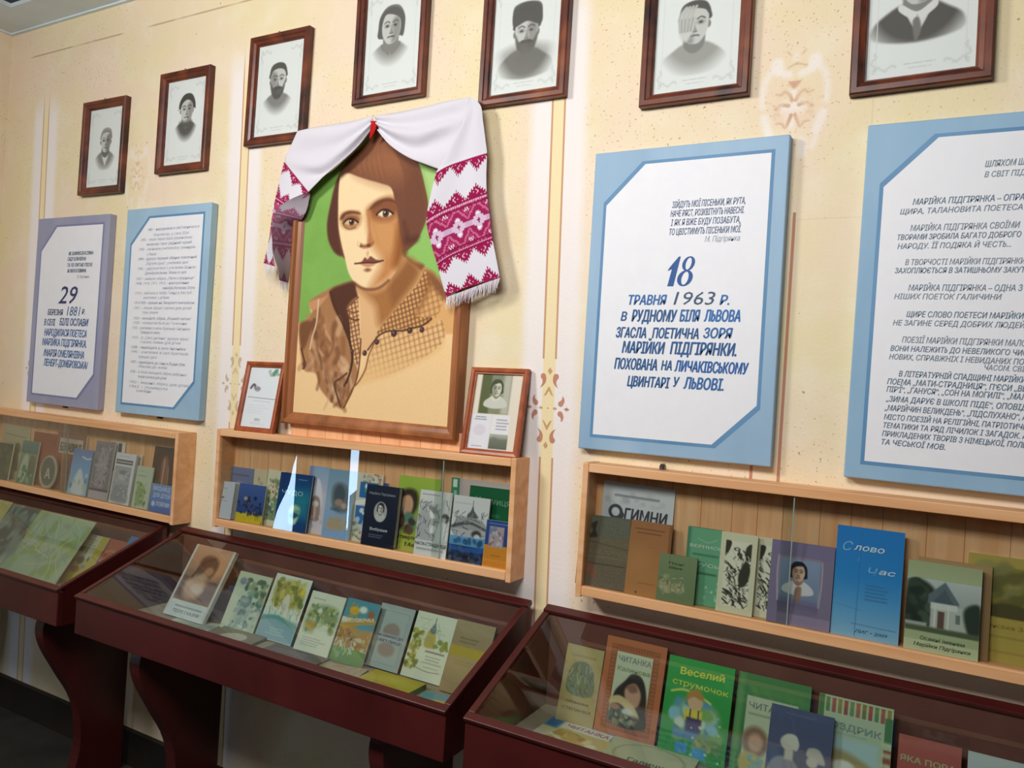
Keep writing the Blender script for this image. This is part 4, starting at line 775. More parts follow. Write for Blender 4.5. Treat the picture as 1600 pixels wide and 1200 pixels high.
# right tail
RT = [((735, 152, .046), (737, 152, .045)), ((727, 180, .052), (751, 165, .044)), ((712, 213, .055), (755, 190, .043)), ((685, 264, .056), (760, 228, .042)), ((682, 270, .0575), (761, 239, .042)), ((672, 310, .058), (760, 275, .043)), ((667, 345, .057), (761, 303, .044)), ((673, 376, .056), (765, 335, .045)), ((683, 410, .055), (769, 369, .046)), ((690, 437, .054), (775, 400, .047)), ((698, 464, .053), (781, 433, .047))]
TV = np.array([-45, -36, -20, -4, 0, 21, 38, 50, 62, 80, 98.])
nyR, nxR = 330, 150
def tail(rows, tv, ny_, nx_, bow, wav):
    L0 = np.array([list(W(*a) - TWI) for a, b_ in rows]); R0 = np.array([list(W(*b_) - TWI) for a, b_ in rows]); tq = np.linspace(tv[0], tv[-1], ny_)
    ti = np.interp(tq, tv, np.arange(len(tv)))
    def at(P):
        m = len(P); i = np.clip(ti.astype(int), 0, m - 2); f = (ti - i)[:, None]; a, b_, c, d = P[np.clip(i - 1, 0, m - 1)], P[i], P[i + 1], P[np.clip(i + 2, 0, m - 1)]
        return 0.5 * (2 * b_ + (-a + c) * f + (2 * a - 5 * b_ + 4 * c - d) * f ** 2 + (-a + 3 * b_ - 3 * c + d) * f ** 3)
    L0, R0 = at(L0), at(R0); u = np.linspace(0, 1, nx_)[None, :, None]; P = L0[:, None] * (1 - u) + R0[:, None] * u
    k = np.clip((tq - tv[0]) / 40, 0, 1)[:, None]; uu = u[..., 0]
    P[..., 2] += bow * np.sin(uu * math.pi * 2 - .6) * .5 * k + bow * np.sin(uu * math.pi) * k; P[..., 1] -= wav * np.sin(uu * 9 + .4) * k
    return P, np.tile(uu, (ny_, 1)), np.tile(tq[:, None], (1, nx_))
Pt, Ut, Vt = tail(RT, TV, nyR, nxR, .004, .0025)
cloth([(Pt, embroidery(Ut * 56, Vt))], 'right_tail')
LT = [((444, 253, .047), (482, 300, .057)), ((437, 283, .046), (462, 308, .066)), ((431, 308, .045), (444, 317, .070)), ((427, 328, .044), (430.5, 330, .072)), ((424, 348, .044), (425.5, 349, .072)), ((421, 372, .043), (425, 374, .072)), ((417, 392, .043), (426, 396, .070)), ((412, 411, .043), (429, 416, .066))]
LV = np.array([0, 21, 38, 50, 60, 72, 84, 98.])
Pf, Uf, Vf = tail(LT, LV, 200, 60, 0, 0)
RV = [((482, 300, .057), (485, 303, .048)), ((462.5, 308.5, .0658), (483, 312, .046)), ((444, 317.5, .0698), (480, 326, .043)), ((430.5, 331, .0718), (473, 341, .0405)), ((425.5, 349, .0718), (462, 356, .012)), ((425, 374, .0718), (457, 378, .006)), ((427, 397, .070), (454, 402, .005)), ((434, 420, .065), (452, 425, .005)), ((437, 438, .060), (450, 442, .005))]
Pb, Ub, Vb = tail(RV, np.array([0, 12, 21, 38, 50, 60, 72, 84, 98.]), 160, 70, 0, 0)
# width in stitches follows the width left over at each height
wid = np.linalg.norm(Pf[:, -1] - Pf[:, 0], axis=1)[:, None] / .0034
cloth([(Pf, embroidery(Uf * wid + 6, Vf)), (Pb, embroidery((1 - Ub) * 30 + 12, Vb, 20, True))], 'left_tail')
def fringe(P0, P1, n, ln, seed, out):
    mb = MB(); R = random.Random(seed)
    for i in range(n):
        u = (i + .5) / n; b_ = P0 * (1 - u) + P1 * u; b_ = np.array(b_); L = ln * R.uniform(.7, 1.1); dx = R.uniform(-.006, .006) + out * L; w_ = R.uniform(.0008, .0017); dy = R.uniform(-.004, .004)
        V = []
        for k in range(5):
            t_ = k / 4; wd = w_ * (1 - .6 * t_); x = b_[0] + dx * t_ * t_; V += [(x - wd, b_[1] + dy * t_, b_[2] - L * t_), (x + wd, b_[1] + dy * t_ - .0006, b_[2] - L * t_)]
        mb.add(V, [(2 * k, 2 * k + 1, 2 * k + 3, 2 * k + 2) for k in range(4)], R.choice(['#ddd6dd', '#cfc7cf', '#e6e0e6']))
    return mb
fringe(Pt[-1, 0], Pt[-1, -1], 90, .033, 3, -.08).build('fringe', M_CLOTH, tw)
fringe(Pf[-1, 0], Pf[-1, -1], 26, .035, 4, -.1).build('fringe', M_CLOTH, tw); fringe(Pb[-1, 0], Pb[-1, -1], 22, .03, 5, 0).build('fringe', M_CLOTH, tw)
mb = MB()
for rows in ([[(579, 189, .057), (588, 189, .057)], [(579, 197, .060), (588, 198, .060)], [(578, 206, .058), (585, 206, .059)], [(577, 217, .052), (580, 216, .052)]],):
    mb.grid(patch(rows, 12, 6), None, 0, '#b81f22')
o = mb.build('ribbon', M_CLOTH, tw, True); s = o.modifiers.new('thickness', 'SOLIDIFY'); s.thickness = .001

# ------------------------------------------------------------------ things that lean: frames on the shelf, books
def lean_fit(px, d, zf, lean):
    """rectangle seen at the corners px (TL, TR, BR, BL) on a plane leaning back from the line y=-d, z=zf"""
    t = math.radians(lean); e = Vector((0, math.cos(t), math.sin(t))); n = Vector((0, -math.sin(t), math.cos(t))); b_ = Vector((0, -d, zf))
    U = [None if p is None else (lambda q: (q.x, (q - b_).dot(e)))(onplane(p[0], p[1], b_, n)) for p in px]
    xl = [U[i][0] for i in (0, 3) if U[i]]; xr = [U[i][0] for i in (1, 2) if U[i]]; top = [U[i][1] for i in (0, 1) if U[i]]
    return sum(xl) / len(xl), sum(xr) / len(xr), sum(top) / len(top)
def lean_root(name, xc, d, zf, lean, roll, label, cat, group, thick=0.0, lift=0.0):
    t = math.radians(lean); o = empty(name, (0, 0, 0), label, cat, group)
    o.matrix_world = Matrix.Translation((xc, -d, zf + thick * math.cos(t) + lift)) @ Matrix.Rotation(-(math.pi / 2 - t), 4, 'X') @ Matrix.Rotation(-math.radians(roll), 4, 'Y'); return o
def s2z(x): return ZE - .476 + .021 + math.tan(math.radians(.75)) * (x + .2065)
def s2top(x): return ZE - .1895 + math.tan(math.radians(.75)) * (x + .2065)
def doc_left(A):
    A.f('#eef0f6'); A.b(14, .55, .05, .95, .13, ['#8fb09a', '#6f9a80', '#a9c2b0'], .02, .05, 2); A.e(.22, .33, .1, .06, '#e2cfd0', .05)
    A.l([(.12, .36), (.2, .3), (.28, .36)], .05, '#55555f', .03); A.e(.34, .37, .08, .05, '#7d7d88', .05); A.b(8, .12, .32, .42, .4, ['#b9aeb4', '#8f8f9a'], .015, .03, 4)
    A.l([(.08, .505), (.5, .515), (.97, .525)], .012, '#7b7b86', .008); A.l([(.28, .56), (.8, .57)], .01, '#c4c6d2', .01); A.tl(.42, .84, .62, .885, 2, '#6d6d78', .8); A.tl(.3, .9, .75, .95, 3, '#c9cad6', .7); A.tl(.15, .62, .85, .78, 4, '#dfe1ea', .6)
def doc_right(A):
    A.f('#f1e3d2'); A.r(.14, 0, .76, .53, '#8a8f74'); A.r(.14, .0, .34, .53, '#5f663f', .05); A.r(.6, .0, .76, .53, '#c3bfae', .08)
    A.head(.47, .2, .155, skin='#d6d2c2', shade='#8f8d74', hair='#4c5138', coat='#d8d4c8', style='bob', side=-1, collar='#e2ded2', dark='#3f4230')
    A.r(0, .53, 1, 1, '#f1e3d2'); A.r(0, .54, .44, .985, '#eeeaf2'); A.r(.46, .545, .82, .985, '#f1edf2'); A.e(.22, .745, .13, .1, '#e6dbe6', .02); A.tl(.08, .56, .36, .62, 2, '#8a8690', .8, cen=True); A.tl(.56, .58, .84, .74, 4, '#a6a2ac', .8); A.tl(.1, .94, .3, .965, 1, '#9a96a0', .8)
    A.g('#b9b7ac', '#5e6354', .79, .97, .46, .82); A.p([(.46, .84), (.55, .82), (.66, .845), (.82, .84), (.82, .97), (.46, .97)], '#6c7060', .05, False, .7); A.r(.83, .5, 1, 1, '#f1e3d2')
for px, fn, label, in (([(384.5, 561), (442, 564), (428.5, 674), (366.5, 671)], doc_left, 'small red-brown frame with a white letter, standing left of the large portrait'),
                       ([(737, 573), (827, 577), (808, 713), (718.5, 705)], doc_right, 'small red-brown frame with an old photograph and papers, standing right of the large portrait')):
    x0, x1, h = lean_fit(px, .056, s2top(-.2 if px[0][0] < 500 else .2), 80); xc = (x0 + x1) / 2; w = x1 - x0
    t = lean_root('framed_document', xc, .056, s2top(xc), 80, .75, label, 'picture frame', 'small document frames on the middle shelf', .002)
    o = frame_mb(w, h, [(0, 0), (0, .012), (.003, .014), (.009, .013), (.013, .009), (.015, .009), (.015, 0)]).build('frame', M_REDF, t); o.location = (0, .014, h / 2)
    A = Art(w - .026, h - .026, '#ffffff', .0011); fn(A); mb = MB(); art_face(mb, A, w - .026, h - .026, -.004, 0, -(h - .026) / 2); mb.box(-w / 2 + .003, w / 2 - .003, -.003, 0, -h / 2 + .003, h / 2 - .003, '#8d6a48'); o = mb.build('document', M_PRINT, t); o.location = (0, .014, h / 2)
    o = MB().box(-w / 2 + .0135, w / 2 - .0135, -.0075, -.0065, -h / 2 + .0135, h / 2 - .0135).build('glass', M_GLASS3, t); o.location = (0, .014, h / 2)
# ------------------------------------------------------------------ books and booklets
def book_mesh(w, h, t, A, side, mats, thick=False):
    mb = MB(); art_face(mb, A, w, h, 0, 0, 0)
    if not thick: mb.box(-w / 2, w / 2, .0003, t, 0, h, side)
    else:
        c = .0016; mb.box(-w / 2, w / 2, .0003, c, 0, h, side); mb.box(-w / 2, w / 2, t - c, t, 0, h, side); mb.box(-w / 2, -w / 2 + c, c, t - c, 0, h, side)
    return mb
def bk(label, px, d, zf, lean, t, fn, cat='book', group=None, roll=0.0, thick=False, side='#e4ded0', cover=False, pages='#e9e3d4', res=.00135, name=None, lift=0.0, hmax=None):
    z0 = zf if not callable(zf) else zf(onplane(*[p for p in (px[3], px[2], px[0]) if p][0], Vector((0, -d, 0)), Vector((0, -1, 0))).x)
    for _ in range(4 if lean > 80 else 1):
        x0, x1, h = lean_fit(px, d, z0, lean); w = x1 - x0; xc = (x0 + x1) / 2
        if hmax: h = min(h, hmax)
        if lean > 80: lean = max(lean, math.degrees(math.acos(min(1, max(0, (d - .0135 - t) / h)))))      # stay clear of the back panel
    A = Art(w, h, '#eee8d8', res); fn(A); m = M_COVER if cover else M_PRINT; nm = name or ('book' if t > .004 else 'booklet')
    t_ = math.radians(lean)
    if thick:
        o = lean_root(nm, xc, d, z0, lean, roll, label, cat, group, t, lift); book_mesh(w, h, t, A, side, m, True).build('cover', m, o)
        MB().box(-w / 2 + .0017, w / 2 - .002, .0017, t - .0017, .002, h - .002, pages).build('page_block', M_PRINT, o)
    else:
        o = book_mesh(w, h, t, A, side, m).build(nm, m); tag(o, label, cat, group)
        o.matrix_world = Matrix.Translation((xc, -d, z0 + t * math.cos(t_) + lift)) @ Matrix.Rotation(-(math.pi / 2 - t_), 4, 'X') @ Matrix.Rotation(-math.radians(roll), 4, 'Y')
    return o
GREY = dict(skin='#d2d0cc', shade='#8b8986', hair='#3b3a38', coat='#5b5a58', dark='#2b2a29')
def fol(A, u0, v0, u1, v1, cols, n=60, r=.035, seed=1): A.b(n, u0, v0, u1, v1, cols, r * .5, r, seed, .85)

# ---- middle shelf
G2 = 'books on the middle shelf'; q = dict(zf=s2z, roll=.75, group=G2)
def a(A): A.f('#cdd0da'); A.tl(.12, .16, .62, .2, 1, '#8f93a0', .8); A.t('Вірші', .2, .45, .085, '#6a6e7c', 'l', None, .01); A.tl(.14, .5, .7, .54, 1, '#9a9eaa', .8); A.r(0, 0, .03, 1, '#b9bcc8')
bk('small pale grey book with plain lettered cover, far left of the middle shelf', [(339, 751), (366, 755.5), (361.5, 816), (334.5, 811)], .056, t=.018, lean=83, fn=a, thick=True, side='#c8cbd4', **q)
def a(A): A.g('#7f86a8', '#6f7596'); A.p([(.1, .45), (.5, .28), (.95, .42), (.9, .5), (.1, .55)], '#a9aec2', .08); A.p([(0, .5), (.5, .33), (1, .55), (1, .6), (0, .6)], '#59607f', .08); A.tl(.2, .12, .8, .18, 1, '#5a607c', .6); A.r(0, .55, 1, 1, '#6a7090', .1)
bk('slate blue booklet with faint hills behind the small pale grey book', [(355, 726.5), (400, 734), None, None], .022, lean=84, t=.003, fn=a, **q)
def a(A): A.g('#4a66a8', '#2c4684'); A.r(0, .76, 1, 1, '#d9c22a', .03); fol(A, .05, .3, .95, .78, ['#28345e', '#3a4a80', '#1f2846'], 26, .06, 3); A.e(.3, .38, .07, .05, '#b9a49a', .03); A.b(9, .35, .45, .95, .8, ['#2a3352', '#6a5560'], .04, .07, 5, .9, 1.2); A.strokes(16, .3, .72, 1, .98, ['#e8d84a', '#c9ab20', '#8d7a30'], .02, .12, 2, 1.5)
bk('blue and yellow book with dark figures, right of the small pale grey book', [(372.5, 754.5), (415, 759.5), (409.5, 824), (369, 818)], .052, lean=83, t=.004, fn=a, cover=True, **q)
def a(A): A.f('#d8c7a6'); fol(A, .2, .15, .9, .5, ['#b9a98c', '#a3a58d', '#cbb08c'], 20, .07, 4)
bk('beige booklet just showing between the blue and yellow book and the cream one', [(399, 732), (419, 735.5), None, None], .026, lean=84, t=.003, fn=a, **q)
def a(A): A.f('#ded9bd'); A.e(.5, .2, .3, .08, '#7f9a6c', .05); fol(A, .12, .15, .8, .5, ['#6f9160', '#b9675a', '#a7b37f', '#8fa070'], 40, .06, 6); A.r(.14, .5, .9, .9, '#8aa27a', .04); fol(A, .14, .5, .9, .92, ['#667e7a', '#86a06a', '#c9d0b0', '#4f6670'], 60, .06, 7); A.e(.32, .62, .05, .05, '#f0f0ea', .02)
bk('cream children’s book with a green picture, left of the dark blue book', [(418, 733), (446, 737.5), (436, 832), (410, 827)], .036, lean=83.5, t=.005, fn=a, **q)
def a(A):
    A.g('#153a78', '#0f6f9a', 0, .5); A.g('#0f5f90', '#123f7c', .5, 1); A.r(0, 0, .25, 1, '#123070', .3, .8); A.r(.5, .3, 1, .75, '#2a8f9c', .3, .7)
    A.t('ЧУДО', .12, .375, .1, '#b9d8e8', 'l', .78, .0); A.tl(.6, .08, .86, .11, 1, '#8fb4cc', .8)
    A.p([(.42, .6), (.55, .53), (.72, .55), (.78, .64), (.7, .82), (.55, .9), (.42, .84)], '#6fae9c', .06); A.p([(.4, .66), (.56, .55), (.74, .6), (.62, .63), (.5, .68)], '#b9d0a8', .05); A.p([(.45, .74), (.6, .68), (.74, .72), (.64, .78)], '#1d5a66', .04); A.p([(.52, .82), (.66, .76), (.72, .74), (.64, .88)], '#cfe4d4', .05)
    A.p([(.2, .7), (.34, .68), (.36, .92), (.16, .96)], '#3f7fd0', .08, True, .6)
bk('deep blue glossy book with a mask-like face and pale title', [(437.5, 738), (488, 743.5), (477.5, 835), (429.5, 826)], .056, lean=83, t=.009, fn=a, cover=True, thick=True, side='#123a6e', **q)
def a(A): A.g('#8fb0cf', '#c9bfd6', 0, .4); A.g('#cfc4d8', '#d9d0d4', .4, 1); A.p([(.3, .35), (.5, .18), (.75, .35), (.8, .6), (.3, .6)], '#e6e2ec', .1); A.p([(.25, .62), (.3, .48), (.5, .44), (.7, .5), (.76, .68), (.72, .8), (.3, .8)], '#a58b84', .08); A.e(.5, .56, .16, .12, '#e4d9d4', .06); A.p([(.42, .62), (.5, .58), (.58, .7), (.5, .8)], '#cfae9c', .05); A.strokes(20, .15, .75, .9, .98, ['#e8e4ec', '#b9a4ae', '#93838e'], .03, .14, 4, 1.2); A.r(0, 0, .2, .3, '#7f6f94', .15, .6)
bk('pale lilac children’s book with an animal figure, right of the deep blue book', [(475, 725.5), (513, 731), (506, 840), (482, 836)], .038, lean=84, t=.004, fn=a, **q)
def a(A): A.g('#7f9fb8', '#9cb6cf', 0, .5); A.g('#9cb6cf', '#86aee0', .5, 1); A.p([(.2, .28), (.45, .18), (.8, .26), (.9, .5), (.75, .62), (.3, .58)], '#6f7a86', .1); A.p([(.3, .3), (.5, .22), (.7, .34), (.6, .5), (.35, .5)], '#4f5a64', .08); A.e(.5, .48, .16, .1, '#b08f7c', .06); A.e(.7, .52, .1, .08, '#c9a58c', .05); A.tl(.22, .56, .62, .61, 2, '#3c4a60', .9); A.p([(.12, .78), (.4, .68), (.85, .72), (.9, .84), (.5, .9), (.15, .88)], '#b9a88f', .12, True, .8); A.tl(.2, .72, .85, .86, 4, '#c99a5c', .7)
bk('light blue book with blurred photograph and orange lettering on the middle shelf', [(512, 731.5), (556, 737.5), (545.5, 846), (505.5, 841)], .046, lean=83.5, t=.006, fn=a, cover=True, **q)
def a(A): A.f('#d5d5c8'); fol(A, .3, .0, .95, .16, ['#d08a5a', '#8f9a70', '#c96a4a', '#b9b28a'], 40, .04, 3); A.r(.2, .13, .85, .36, '#2f6fae'); A.e(.5, .24, .12, .07, '#6fae8c', .03); A.b(10, .3, .15, .8, .34, ['#e8efe9', '#4fa06a', '#e8d070'], .03, .06, 4); A.p([(.08, .42), (.5, .38), (.95, .42), (.9, .48), (.5, .45), (.1, .48)], '#f4f1ec', .02); A.r(.12, .48, .8, .75, '#3b72b4', .02); A.b(12, .15, .5, .75, .74, ['#f2f2f2', '#c9d6e4'], .05, .09, 6); fol(A, .02, .72, .9, .98, ['#e4e2dc', '#7a7f86', '#c07a56', '#8a9a6a', '#b9c4d0'], 50, .05, 8)
bk('cream book with blue picture boxes and orange flowers, left of the thick navy book', [(556, 737), (602, 744), (586, 856), (547, 848)], .034, lean=83.5, t=.006, fn=a, **q)
def a(A): A.f('#3e5a92'); A.tl(.1, .1, .9, .3, 2, '#9fb2d0', .6)
bk('blue booklet top edge peeking over the thick navy book', [(583, 752), (608, 756), None, None], .024, lean=84, t=.003, fn=a, **q)
def a(A):
    A.g('#20263c', '#171c30'); A.t('Марійка Підгірянка', .1, .155, .062, '#aab0c0', 'l', .9); A.e(.5, .43, .2, .245, '#b9b7b2'); s_ = A.C.copy()
    A.head(.5, .38, .13, skin='#e3e1dc', shade='#9c9a96', hair='#2e2d30', coat='#cfcdc8', style='bob', dark='#2e2d30'); m_ = (((A.U - .5) / .2) ** 2 + ((A.V - .43 * A.H) / .245) ** 2 > 1); A.C[m_] = s_[m_]; A.e(.5, .43, .2, .245, '#8a8a90', 0, 0, 1, .012)
    A.t('Вибране', .24, .745, .07, '#c9ced8', 'l', .78, .02); A.tl(.22, .8, .8, .87, 2, '#6f7690', .9)
bk('thick navy book with an oval portrait of a woman, centre of the middle shelf', [(573, 757), (622.5, 764), (616, 861), (565, 851)], .057, lean=84, t=.018, fn=a, thick=True, side='#1d2238', pages='#b9b4a8', cover=True, **q)
def a(A):
    A.g('#a9c24c', '#98b444', 0, .45); A.g('#8fae3f', '#b4bf4c', .45, 1); A.p([(.0, .3), (.2, .18), (.45, .2), (.5, .4), (.3, .62), (.1, .75), (0, .7)], '#3a2f22', .08); A.p([(.14, .3), (.3, .26), (.4, .36), (.36, .5), (.24, .55), (.14, .45)], '#d9a688', .05); A.p([(.22, .52), (.4, .5), (.5, .7), (.3, .75)], '#5f8a78', .06); A.b(14, .0, .45, .5, .8, ['#6a4a3a', '#a88f7a', '#3a3a2c', '#93a08a'], .04, .09, 5)
    A.t('четвертий', .02, .845, .07, '#5a2a22', 'l', .62, .02); A.t('Мама', .3, .94, .07, '#5a2a22', 'l', .75, .02)
bk('lime green book with a girl’s face, behind the black and white drawing book', [(621, 742), (692, 749.5), (677, 870), (617, 861)], .036, lean=83.5, t=.005, fn=a, cover=True, **q)
def sketch(A, seed, u0, v0, u1, v1, n=70, cols=('#3a3a3c', '#77777a', '#a9a9ac', '#55555a')): A.strokes(n, u0, v0, u1, v1, list(cols), .022, .16, seed, None, .75)
def a(A):
    A.f('#e4e4e4'); A.tl(.08, .05, .62, .08, 1, '#8a8a90', .8); A.g('#e4e4e4', '#c9c9cb', .1, .76); A.p([(.05, .3), (.3, .2), (.55, .25), (.7, .4), (.6, .72), (.1, .74)], '#b9b9bc', .12); A.e(.42, .3, .16, .1, '#8f8f92', .06); A.p([(.25, .25), (.38, .3), (.55, .4), (.42, .42), (.3, .34)], '#f0f0f0', .03); A.e(.5, .58, .12, .09, '#f2f2f2', .03); A.e(.85, .4, .12, .12, '#5f5f62', .05); A.p([(.72, .5), (.88, .46), (.98, .6), (.95, .75), (.7, .75)], '#ededed', .04); A.e(.82, .42, .07, .06, '#d0d0d0', .03); sketch(A, 3, .03, .16, .97, .76, 60); A.e(.5, .6, .1, .08, '#eeeeee', .04); A.p([(.58, .78), (.68, .5), (.8, .46), (.86, .6), (.8, .78)], '#ededee', .03); A.r(0, .77, 1, 1, '#e4e4e4')
    A.t('МАТИ-СТРАДНИЦЯ', .02, .845, .085, '#2a2a2e', 'l', .98, .007); A.tl(.08, .87, .9, .93, 1, '#8f8f96', .6)
bk('white book with a black and white mother and child drawing on the middle shelf', [(657.5, 764), (707.5, 771.5), (696.5, 877), (647, 866)], .057, lean=83, t=.004, fn=a, **q)
def a(A):
    A.f('#dcdcdc'); A.tl(.06, .1, .5, .13, 1, '#b4b4b8', .8); A.p([(.55, .14), (.5, .22), (.42, .28), (.44, .34), (.66, .35), (.68, .29), (.6, .22)], '#5f5f62', .02); A.l([(.55, .06), (.55, .16)], .015, '#4a4a4c'); A.p([(.1, .4), (.3, .32), (.75, .33), (.95, .42), (.95, .56), (.12, .56)], '#a4a4a6', .04); A.p([(.05, .45), (.5, .38), (1, .47), (1, .5), (.5, .42), (.05, .5)], '#5a5a5c', .02); A.r(.1, .5, .95, .62, '#bcbcbe', .03); sketch(A, 9, .05, .25, .95, .62, 40)
    A.e(.72, .56, .13, .09, '#3a3a3c', .05); A.e(.74, .6, .09, .07, '#d8d8d8', .04); A.g('#6aa4d4', '#5a9ac9', .62, .76); A.b(10, .05, .62, .9, .7, ['#2f5f86', '#3a6f9c', '#23496a'], .04, .07, 3, .9); A.g('#25406a', '#23283a', .76, 1); A.b(40, .0, .78, 1, 1, ['#3c4658', '#151a28', '#5a6474', '#2a4a80'], .03, .06, 4, .8); A.p([(0, .76), (.4, .78), (1, .74), (1, .82), (.4, .84), (0, .82)], '#2f62b4', .04, True, .8)
bk('book with a grey wooden church drawing over a blue landscape, middle shelf right end', [(712.5, 773), (770, 781.5), (752.5, 887), (697, 876)], .056, lean=83, t=.006, fn=a, thick=False, side='#8f8f8c', **q)
def a(A):
    A.f('#c7b4b2'); A.r(0, 0, .14, 1, '#3f8a66'); A.r(.03, .02, .1, .12, '#dfe6df', .01); A.r(.05, .16, .1, .3, '#9fc4ae', .01); A.t('ЛАНЬ УКРАЇНСЬКИХ НИВ', .2, .36, .055, '#8a5f5c', 'l', .97, .01); A.tl(.5, .42, .95, .46, 1, '#b48f8f', .6)
bk('pinkish booklet with a green striped edge behind the middle shelf row', [(709, 722), (806, 732), None, None], .02, lean=86, t=.003, fn=a, hmax=.2, **q)
def a(A): A.f('#14603a'); A.t('Криниця', .17, .22, .13, '#7db08c', 'l', .96); A.tl(.2, .32, .9, .5, 2, '#2f8058', .8); A.strokes(14, .1, .7, .9, .95, ['#2f7a50', '#7a5a4a'], .03, .15, 3)
bk('dark green book with a pale title behind the small blue and orange book', [(735.5, 757), (803.5, 767.5), None, (724, 885)], .034, lean=83.5, t=.006, fn=a, cover=True, **q)
def a(A): A.r(0, 0, 1, .53, '#2a4c94'); A.r(0, .53, 1, 1, '#e0922f'); A.r(.16, .13, .76, .57, '#b9a4a8'); A.tl(.12, .05, .9, .09, 1, '#8fa4cc', .8); A.b(22, .2, .16, .74, .55, ['#cfc4cc', '#8f6f6c', '#7a86a4', '#a9695a', '#e4dce0'], .04, .08, 4); A.tl(.32, .72, .7, .76, 1, '#a4601f', .8); A.r(0, .85, 1, 1, '#d08326', .1)
bk('small blue and orange book with inset picture, right end of the middle shelf', [(760, 811), (799.5, 817.5), (790.5, 893), (754.5, 886)], .057, lean=83, t=.004, fn=a, cover=True, **q)

# ---- right shelf
G3 = 'books on the right shelf'; Z3 = ZE - .468 + .021; q = dict(zf=Z3, group=G3)
def a(A):
    A.f('#d6d6dc'); A.b(26, .06, .08, .94, .3, ['#c4c4ca', '#bababf', '#cacacf'], .03, .05, 3); A.r(.12, .2, .9, .3, '#d6d6dc', .05); A.tl(.18, .1, .8, .15, 1, '#85858d', .8); A.t('ГИМНИ', .33, .35, .16, '#4a4a52', 'l', .92, .02, .1); A.e(.2, .285, .08, .08, '#4a4a52', .01, 0, 1, .045); A.p([(.26, .26), (.28, .31), (.18, .37), (.24, .39), (.33, .31)], '#4a4a52', .01); A.l([(.3, .385), (.6, .37), (.9, .38)], .014, '#6f6f78')
bk('white songbook with a large curly title at the back left of the right shelf', [(938, 750.5), (1052, 764), (1049, 830), (941, 815)], .022, lean=85, t=.003, fn=a, hmax=.25, roll=-1, **q)
def a(A): A.g('#66624f', '#6f6753'); A.g('#7a6a52', '#76695a', .3, 1); A.r(0, .0, 1, .3, '#6d6c5e', .1); A.p([(.22, .14), (.34, .08), (.32, .2), (.36, .3), (.2, .32), (.26, .22)], '#3a342a', .03); A.l([(.0, .36), (.3, .38), (1, .44)], .015, '#57513f', .02); A.t('НЕВЕЛИЧКА', .16, .54, .08, '#8a7d69', 'l', .98, .0); A.tl(.2, .56, .9, .6, 1, '#8a7d68', .7); A.tl(.22, .66, .95, .7, 1, '#4a4234', .7); A.p([(.14, .7), (.3, .68), (.4, .8), (.36, .9), (.2, .78)], '#a4604a', .08, True, .7); A.grain(.02)
bk('worn grey-brown book with a small dark figure, far left of the right shelf', [(902.5, 801), (984, 812.5), (981, 921), (907, 908)], .05, lean=83, t=.006, fn=a, side='#7a6f5c', roll=1, **q)
def a(A): A.g('#a86f46', '#c08650'); A.tl(.12, .09, .82, .12, 1, '#6f4a2c', .9); A.tl(.18, .145, .75, .175, 1, '#6f4a2c', .9); A.tl(.3, .82, .7, .85, 1, '#8f6238', .6); A.tl(.35, .33, .65, .35, 1, '#94663c', .5); A.r(.94, 0, 1, 1, '#8a5636', .05); A.e(.3, .55, .3, .3, '#c48d58', .4, 0, .5); A.e(.28, .965, .02, .02, '#2a1c12', .01)
bk('worn orange-brown paper book with chipped edges, second on the right shelf', [(982, 812.5), (1061, 821.5), (1031, 934), (980, 925)], .053, lean=82.5, t=.004, fn=a, side='#a87848', **q)
def a(A): A.g('#7f8f68', '#77865f'); A.t('Пісні', .26, .21, .06, '#48523a', 'l', .66, .01); A.t('Збірка', .26, .3, .06, '#48523a', 'l', .62, .01); A.p([(.05, .6), (.15, .46), (.3, .44), (.34, .56), (.55, .6), (.66, .56), (.72, .68), (.64, .8), (.4, .78), (.2, .82), (.06, .74)], '#a9a47e', .06); A.strokes(34, .05, .46, .72, .82, ['#c0bb94', '#6f7654', '#8f8f68'], .025, .14, 5); A.l([(.28, .0), (.28, .2)], .01, '#5a6546')
bk('small olive green book with faint figures in front of the orange-brown book', [(1030, 864), (1090, 872.5), (1083.5, 947), (1026, 934)], .057, lean=83, t=.006, fn=a, side='#6f7a58', **q)
def a(A): A.f('#6fae88'); A.r(0, 0, .1, 1, '#4f8466', .08); A.t('ВЕРНИСЬ', .1, .26, .085, '#d5e0cc', 'l', .98, .015); A.t('РУСЬ', .3, .5, .095, '#d5e0cc', 'l', .95, .015); A.t('А', .6, .78, .09, '#cfe0cc', 'l', None, .01); A.tl(.2, .32, .9, .38, 1, '#4f7a5c', .8); A.tl(.4, .56, .9, .62, 1, '#3f6a4c', .8); A.l([(.3, .14), (.6, .18), (.85, .13)], .012, '#b9d4bc'); A.b(10, .6, .65, .95, .95, ['#b9d8c0', '#8fc0a0'], .02, .04, 3)
bk('mint green book with white lettering, partly behind the small olive green book', [(1066, 821.5), (1131, 830.5), (1120, 953), (1075, 943)], .038, lean=83.5, t=.012, fn=a, side='#4a6a54', **q)
